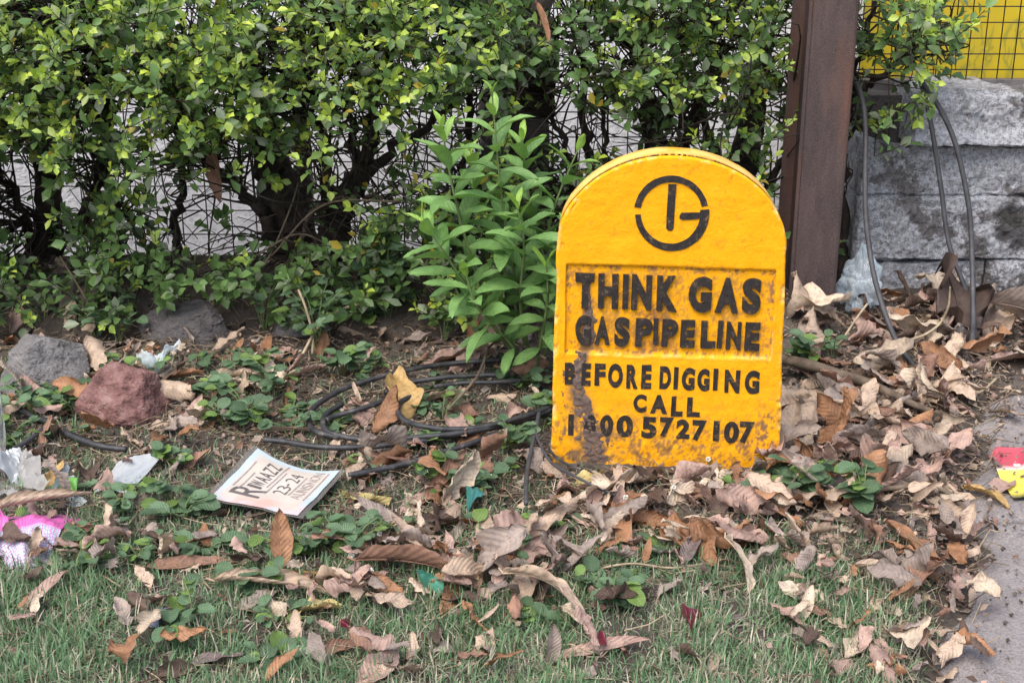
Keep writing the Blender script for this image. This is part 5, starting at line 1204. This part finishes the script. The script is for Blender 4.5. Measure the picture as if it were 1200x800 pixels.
# ------------------------------------------------------------------ hedge
GAPS = [(437, 215, 34, 40, 1), (428, 160, 16, 25, .8), (495, 165, 26, 45, .7), (540, 205, 26, 60, .75), (168, 152, 24, 17, .9), (152, 145, 14, 14, .9), (22, 205, 26, 26, .9), (12, 235, 22, 40, .6), (100, 215, 16, 40, .6),
        (230, 262, 55, 44, .75), (300, 255, 22, 50, .9), (278, 195, 26, 22, .6), (175, 240, 28, 40, .5), (662, 165, 16, 30, .9), (700, 160, 34, 26, .95), (745, 165, 20, 30, .7), (330, 65, 50, 16, .4), (715, 60, 40, 16, .45), (770, 75, 26, 14, .4),
        (380, 110, 24, 26, .5), (560, 150, 20, 60, .6), (810, 150, 20, 26, .6), (620, 150, 44, 46, .75), (350, 250, 65, 60, .8), (55, 270, 26, 60, .85)]
def dens_hedge(u, v, x, y, z):
    d = np.interp(v, [-300, 110, 150, 200, 300, 345, 385, 410], [.95, .95, .72, .55, .55, .6, .5, .0])
    d = d*(.45+1.0*fbm(x*6, z*6, y*3, 201))
    d = d*np.where((u > 760) & (v > 175) & (v < 330), .55, 1)
    for (a, b, ru, rv, s) in GAPS: d = d*(1-min(1, s*1.3)*1.05*np.exp(-(((u-a)/ru/1.22)**2+((v-b)/rv/1.22)**2)**1.5)).clip(0, 1)
    rt = u > 985
    over = np.exp(-(((u-1045)/70.)**2+((v-45)/58.)**2)**1.6)*.8 + .7*np.exp(-((u-1030)/45.)**2-((v-145)/22.)**2)*.6
    d = np.where(rt, over, d)
    return d
NS = 60000
xs = rng.uniform(-2.15, 1.2, NS); zs = rng.uniform(.06, .90, NS); ys = 2.98+rng.random(NS)**1.25*.5-.07*(zs < .2)
bump_ = .16*(fbm(xs*3, zs*3, 0, 205)-.5)*2; ys = ys+bump_*.5+np.where(zs < .3, .05*(.3-zs)/.24, 0)+.1*sstep(.7, .9, zs)-.13*sstep(.3, .5, zs)*(1-sstep(.76, .92, zs))*(xs < .2)
n2 = 5200; x2 = rng.uniform(-2.1, .72, n2); y2 = rng.uniform(3.02, 3.28, n2); z2 = gh(x2, y2)+.02+rng.random(n2)*.2
xs, ys, zs = np.r_[xs, x2], np.r_[ys, y2], np.r_[zs, z2]; NS += n2
u, v = proj(np.stack([xs, ys, zs], 1))
inpost = (np.abs(xs-PB[0]) < .13) & (ys < PB[1]+.16)
dd = dens_hedge(u, v, xs, ys, zs)
k = (rng.random(NS) < dd*.17) & ~inpost & ~((xs > wx0-.02) & (ys > WY-.05) & (zs < ztop_wall+.02)) & (zs > gh(xs, ys)+.015)
k &= ~((np.abs(u-225) < 78) & (np.abs(v-388) < 36) & (ys < 3.3))
k &= ~((v > 385) & (rng.random(NS) < sstep(385, 415, v)))
k &= ~((u > 600) & (u < 1000) & (ys < 3.08))
SP = np.stack([xs, ys, zs], 1)[k]; su, sv = u[k], v[k]; ns = len(SP)
print('sprigs', ns)
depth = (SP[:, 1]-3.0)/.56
tipn = fbm(SP[:, 0]*2.6+3, SP[:, 2]*3.2, SP[:, 1]*2, 210)
newg = (tipn > .43-.1*sstep(.5, .8, SP[:, 2])) & (rng.random(ns) < .85-.9*depth) & (SP[:, 2] > .28)
newg |= (rng.random(ns) < .22*(1-depth))
D = np.stack([rng.normal(0, .55, ns), -.55+rng.normal(0, .4, ns), .55+rng.normal(0, .4, ns)], 1); D /= np.linalg.norm(D, axis=1)[:, None]
e1 = np.cross(D, rng.normal(size=(ns, 3))); e1 /= np.linalg.norm(e1, axis=1)[:, None]; e2 = np.cross(D, e1)
NLf = 9; SL_ = rng.uniform(.035, .095, ns); V_all = []; C_all = []
PR = np.array([(0, 0), (.28, .36), (.62, .5), (1, 0), (.62, -.5), (.28, -.36)])
gm = np.array([.115, .205, .065]); gy_ = np.array([.31, .46, .06]); gyy = np.array([.54, .64, .09]); dusty = np.array([.17, .215, .14])
pick = rng.random((ns, NLf)) < np.where(newg, .96, .86)[:, None]
for j in range(NLf):
    f = j/(NLf-1); a = j*2.4+rng.normal(0, .35, ns); el = (1.25-.85*f)+rng.normal(0, .16, ns)
    ax = D*np.cos(el)[:, None]+(e1*np.cos(a)[:, None]+e2*np.sin(a)[:, None])*np.sin(el)[:, None]
    ax[:, 2] -= .12; ax /= np.linalg.norm(ax, axis=1)[:, None]
    nr_ = D-ax*(D*ax).sum(1)[:, None]+np.array([0, -.1, .35]); nr_ -= ax*(nr_*ax).sum(1)[:, None]; nr_ /= np.linalg.norm(nr_, axis=1)[:, None]
    sd = np.cross(nr_, ax)
    L = rng.uniform(.018, .040, ns)*(1.05-.35*f*newg); W = L*rng.uniform(.48, .62, ns)
    b0 = SP+D*(SL_*f)[:, None]
    vs = [b0+ax*(L*(.08+.92*pl))[:, None]+sd*(W*pw_)[:, None]+nr_*(W*.22*abs(pw_)*2-L*.12*pl**2)[:, None] for pl, pw_ in PR]
    vs.append(b0+ax*(L*.5)[:, None]-nr_*(L*.03)[:, None])
    V_all.append(np.stack(vs, 1))
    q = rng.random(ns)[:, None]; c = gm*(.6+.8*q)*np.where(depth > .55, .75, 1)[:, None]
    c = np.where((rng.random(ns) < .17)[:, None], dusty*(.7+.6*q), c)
    tipc = gy_*(1-q)+gyy*q
    mixf = np.clip((f-.25)/.6, 0, 1)*newg*rng.uniform(.6, 1, ns); c = c*(1-mixf[:, None])+tipc*mixf[:, None]
    yl = rng.random(ns) < .012; c[yl] = (.42, .33, .05)
    C_all.append(c)
V_all = np.stack(V_all, 1); C_all = np.stack(C_all, 1)                       # ns, NL, 7, 3
tf = np.array([[0, 1, 6], [1, 2, 6], [2, 3, 6], [3, 4, 6], [4, 5, 6], [5, 0, 6]])
# trunks per shrub: pixel paths at depth Y, radius
TR = {
 0: [([(55, 372, 3.35), (58, 290, 3.36), (54, 215, 3.38), (44, 120, 3.4), (60, 20, 3.4)], [.036, .034, .03, .02], 'bark'), ([(45, 330, 3.36), (20, 230, 3.3), (-30, 150, 3.3)], [.014, .01, .006], 'bark'), ([(62, 300, 3.36), (110, 230, 3.3), (130, 140, 3.3), (120, 40, 3.3)], [.016, .012, .006], 'bark'),
     ([(140, 360, 3.4), (136, 260, 3.4), (118, 170, 3.4), (130, 60, 3.4)], [.014, .012, .006], 'bark'), ([(-60, 370, 3.4), (-70, 240, 3.4), (-60, 100, 3.4)], [.025, .02, .01], 'bark'), ([(-200, 370, 3.4), (-220, 240, 3.4), (-190, 100, 3.4)], [.025, .02, .01], 'bark')],
 1: [([(358, 385, 3.3), (352, 320, 3.32), (335, 250, 3.34), (315, 175, 3.36), (300, 80, 3.36)], [.075, .068, .058, .04, .02], 'bark'), ([(372, 360, 3.28), (392, 270, 3.28), (405, 225, 3.3), (432, 175, 3.3), (440, 120, 3.3), (470, 40, 3.3)], [.05, .034, .02, .014, .006], 'bark'),
     ([(398, 250, 3.28), (455, 180, 3.3), (520, 130, 3.32), (560, 60, 3.3)], [.016, .012, .009, .005], 'bark'), ([(340, 300, 3.3), (300, 240, 3.26), (245, 190, 3.28), (215, 120, 3.3)], [.022, .016, .012, .006], 'bark'), ([(382, 260, 3.3), (380, 180, 3.32), (360, 90, 3.3)], [.016, .012, .006], 'bark'),
     ([(212, 350, 3.4), (206, 270, 3.38), (215, 190, 3.36), (190, 100, 3.36)], [.014, .012, .008, .005], 'bark'), ([(330, 330, 3.24), (380, 238, 3.2), (460, 232, 3.22)], [.008, .006, .004], 'twig'), ([(420, 190, 3.36), (412, 130, 3.36), (420, 60, 3.3)], [.012, .009, .005], 'bark')],
 2: [([(606, 380, 3.5), (606, 260, 3.5), (604, 150, 3.5), (610, 40, 3.5), (600, -60, 3.5)], [.098, .092, .088, .08, .06], 'bark_grey'), ([(560, 340, 3.4), (545, 230, 3.42), (550, 120, 3.4), (530, 30, 3.4)], [.012, .01, .006], 'bark'), ([(690, 350, 3.4), (700, 240, 3.4), (688, 150, 3.38), (680, 50, 3.36)], [.016, .014, .01, .006], 'bark'),
     ([(675, 330, 3.36), (668, 200, 3.36), (640, 100, 3.3)], [.01, .008, .005], 'bark')],
 3: [([(770, 350, 3.4), (772, 240, 3.4), (765, 150, 3.38), (740, 60, 3.36)], [.04, .034, .026, .012], 'bark'), ([(775, 260, 3.4), (800, 170, 3.38), (822, 110, 3.36), (830, 30, 3.34)], [.026, .02, .012, .006], 'bark'), ([(745, 330, 3.36), (722, 220, 3.36), (700, 120, 3.34)], [.01, .008, .005], 'bark'),
     ([(880, 360, 3.45), (866, 240, 3.46), (880, 140, 3.46), (900, 40, 3.45)], [.05, .045, .035, .02], 'bark'), ([(850, 340, 3.42), (845, 230, 3.4), (820, 120, 3.38)], [.018, .014, .008], 'bark'), ([(905, 320, 3.42), (890, 250, 3.36), (915, 190, 3.34), (930, 110, 3.32)], [.012, .01, .006], 'bark'), ([(796, 200, 3.32), (797, 165, 3.32), (800, 138, 3.32)], [.008, .008, .007], 'twig')],
 4: [([(990, 345, 3.5), (985, 230, 3.5), (992, 130, 3.46), (1040, 80, 3.4), (1110, 45, 3.36)], [.02, .016, .012, .008, .003], 'bark'), ([(992, 130, 3.46), (1010, 60, 3.42), (1030, -20, 3.4)], [.01, .008, .005], 'bark'), ([(990, 160, 3.46), (1015, 150, 3.4), (1045, 146, 3.36)], [.007, .005, .003], 'bark')]}
LAB = {0: 'hedge shrub with a straight dark trunk behind the grey and reddish rocks', 1: 'hedge shrub with thick dark leaning trunks above the dark rock', 2: 'hedge shrub with a broad grey trunk behind the tall weed',
       3: 'hedge shrub with forked dark stems behind the yellow marker', 4: 'sparse hedge shrub overhanging the masonry wall beside the rusty post'}
bounds = [-9, on_y(178, 100, 3.3)[0], on_y(490, 100, 3.3)[0], on_y(690, 100, 3.3)[0], on_y(968, 100, 3.3)[0], 9]
for si in range(5):
    tr = TR[si]; p0 = on_y(*tr[0][0][0]); zb = float(gh(p0[0], p0[1])); root = empty('hedge_shrub', (p0[0], p0[1], zb), 0, LAB[si], 'shrub', 'shrubs of the hedge')
    rp = np.array([p0[0], p0[1], zb]); nodes = []
    for bi_, (pth, rad, mk_) in enumerate(tr):
        P = np.array([on_y(*q) for q in pth])
        if pth[0][1] > 315: P[0, 2] = float(gh(P[0, 0], P[0, 1]))-.03
        P = catmull(P, 9); P[1:-1] += rng.normal(0, .006, (len(P)-2, 3))
        V, F = tube(P-rp, rad, 12 if max(rad) > .03 else 7, rough=.28)
        obj('trunk' if max(rad) > .03 else 'branch', mesh_np('branch', V, F), M[mk_], root); nodes.append(P[len(P)//3:])
    nodes = np.vstack(nodes)
    sel = np.where((SP[:, 0] >= bounds[si]) & (SP[:, 0] < bounds[si+1]))[0]
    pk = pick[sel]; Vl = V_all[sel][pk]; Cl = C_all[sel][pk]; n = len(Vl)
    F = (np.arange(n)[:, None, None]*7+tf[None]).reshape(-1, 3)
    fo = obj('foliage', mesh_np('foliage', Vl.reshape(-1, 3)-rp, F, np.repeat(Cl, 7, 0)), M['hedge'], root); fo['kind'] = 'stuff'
    acc = Acc()
    for q in sel:
        b0 = SP[q]; tipp = b0+D[q]*SL_[q]
        acc.add(*tube(np.array([b0-rp, tipp-rp]), .0011, 3, caps=False))
        if rng.random() < .62:
            dn = np.linalg.norm(nodes-b0, axis=1)+rng.random(len(nodes))*.25+np.maximum(0, nodes[:, 2]-b0[2])*1.5; nd = nodes[np.argmin(dn)]
            md = (nd+b0)/2+rng.normal(0, .045, 3)+[0, 0, .03]; P = catmull([nd, md, b0], 4)-rp
            acc.add(*tube(P, [.003, .0018, .0011], 4, caps=False))
    for _ in range([70, 110, 70, 60, 0][si]):
        q = np.array([rng.uniform(max(bounds[si], -2.1), min(bounds[si+1], PB[0]-.2)), rng.uniform(3.05, 3.5), rng.uniform(.12, .62)]); dv = rng.normal(0, 1, 3)*[.7, .25, .6]; Pt = [q]
        for _k in range(4): dv = dv+rng.normal(0, .35, 3); Pt.append(Pt[-1]+dv/np.linalg.norm(dv)*rng.uniform(.05, .11))
        acc.add(*tube(catmull(Pt, 3)-rp, [rng.uniform(.0014, .003), .0009], 4, caps=False))
    tw = obj('twigs', acc.mesh('twigs'), M['bark'], root); tw['kind'] = 'stuff'
# dry hanging stalks at the hedge foot
for i, (a, lab) in enumerate([([(145, 425, 2.98), (120, 385, 3.02), (95, 340, 3.06), (70, 300, 3.1)], 'thin pale vine stalk rising from the rocks into the hedge'), ([(15, 405, 2.98), (45, 396, 3.0), (92, 403, 3.0)], 'thin horizontal dry stalk above the grey rock'),
     ([(300, 330, 3.1), (330, 270, 3.1), (350, 205, 3.12), (335, 150, 3.15)], 'bare grey vine in front of the thick dark trunk'), ([(318, 300, 3.08), (380, 240, 3.05), (470, 236, 3.06)], 'arching bare twig across the thick dark trunk'),
     ([(420, 320, 3.1), (380, 285, 3.1), (345, 275, 3.08), (300, 300, 3.1)], 'low arching bare twig at the trunk foot'), ([(590, 170, 3.2), (545, 150, 3.2), (500, 158, 3.2), (478, 176, 3.2)], 'dark arching twig across the white gap left of the weed')]):
    P = catmull([on_y(*q) for q in a], 8); c0 = P[0].copy(); V, F = tube(P-c0, .0024, 5); tag(obj('vine', mesh_np('vine', V, F), M['twig'], loc=c0), lab, 'vine')
# dark palm frond seen through the fence
fr = empty('palm_frond', (on_y(556, 330, 3.95)[0], 3.95, 0), 0, 'dark palm frond seen through the mesh left of the weed', 'palm frond')
rp = np.array(fr.location); P = catmull([on_y(q[0], q[1], 3.95)-rp for q in ((556, 420), (552, 330), (548, 230), (535, 150), (505, 100))], 9); P[0, 2] = -.02
V, F = tube(P, [.008, .006, .003], 6); M['frond'] = mat_simple('frond', [(.3, (.012, .022, .012)), (.7, (.03, .05, .025))], 30, .6, .1, .001); obj('stem', mesh_np('stem', V, F), M['frond'], fr)
FVm = mesh_np('leaflet', *blade(1, .05, 10, 2, (.4, .4), .9, 0, 0, 3)[:2]); FVm.materials.append(M['frond'])
for k in range(8, len(P)-1):
    for sg in (-1, 1):
        d = np.array([sg*1.0, 0, .45]); o = add_leaf(fr, P[k], d, .27*(1-.4*k/len(P)), np.array([0, -.3, 1.0]), (.03, .05, .025), [FVm]); o.name = 'leaflet'
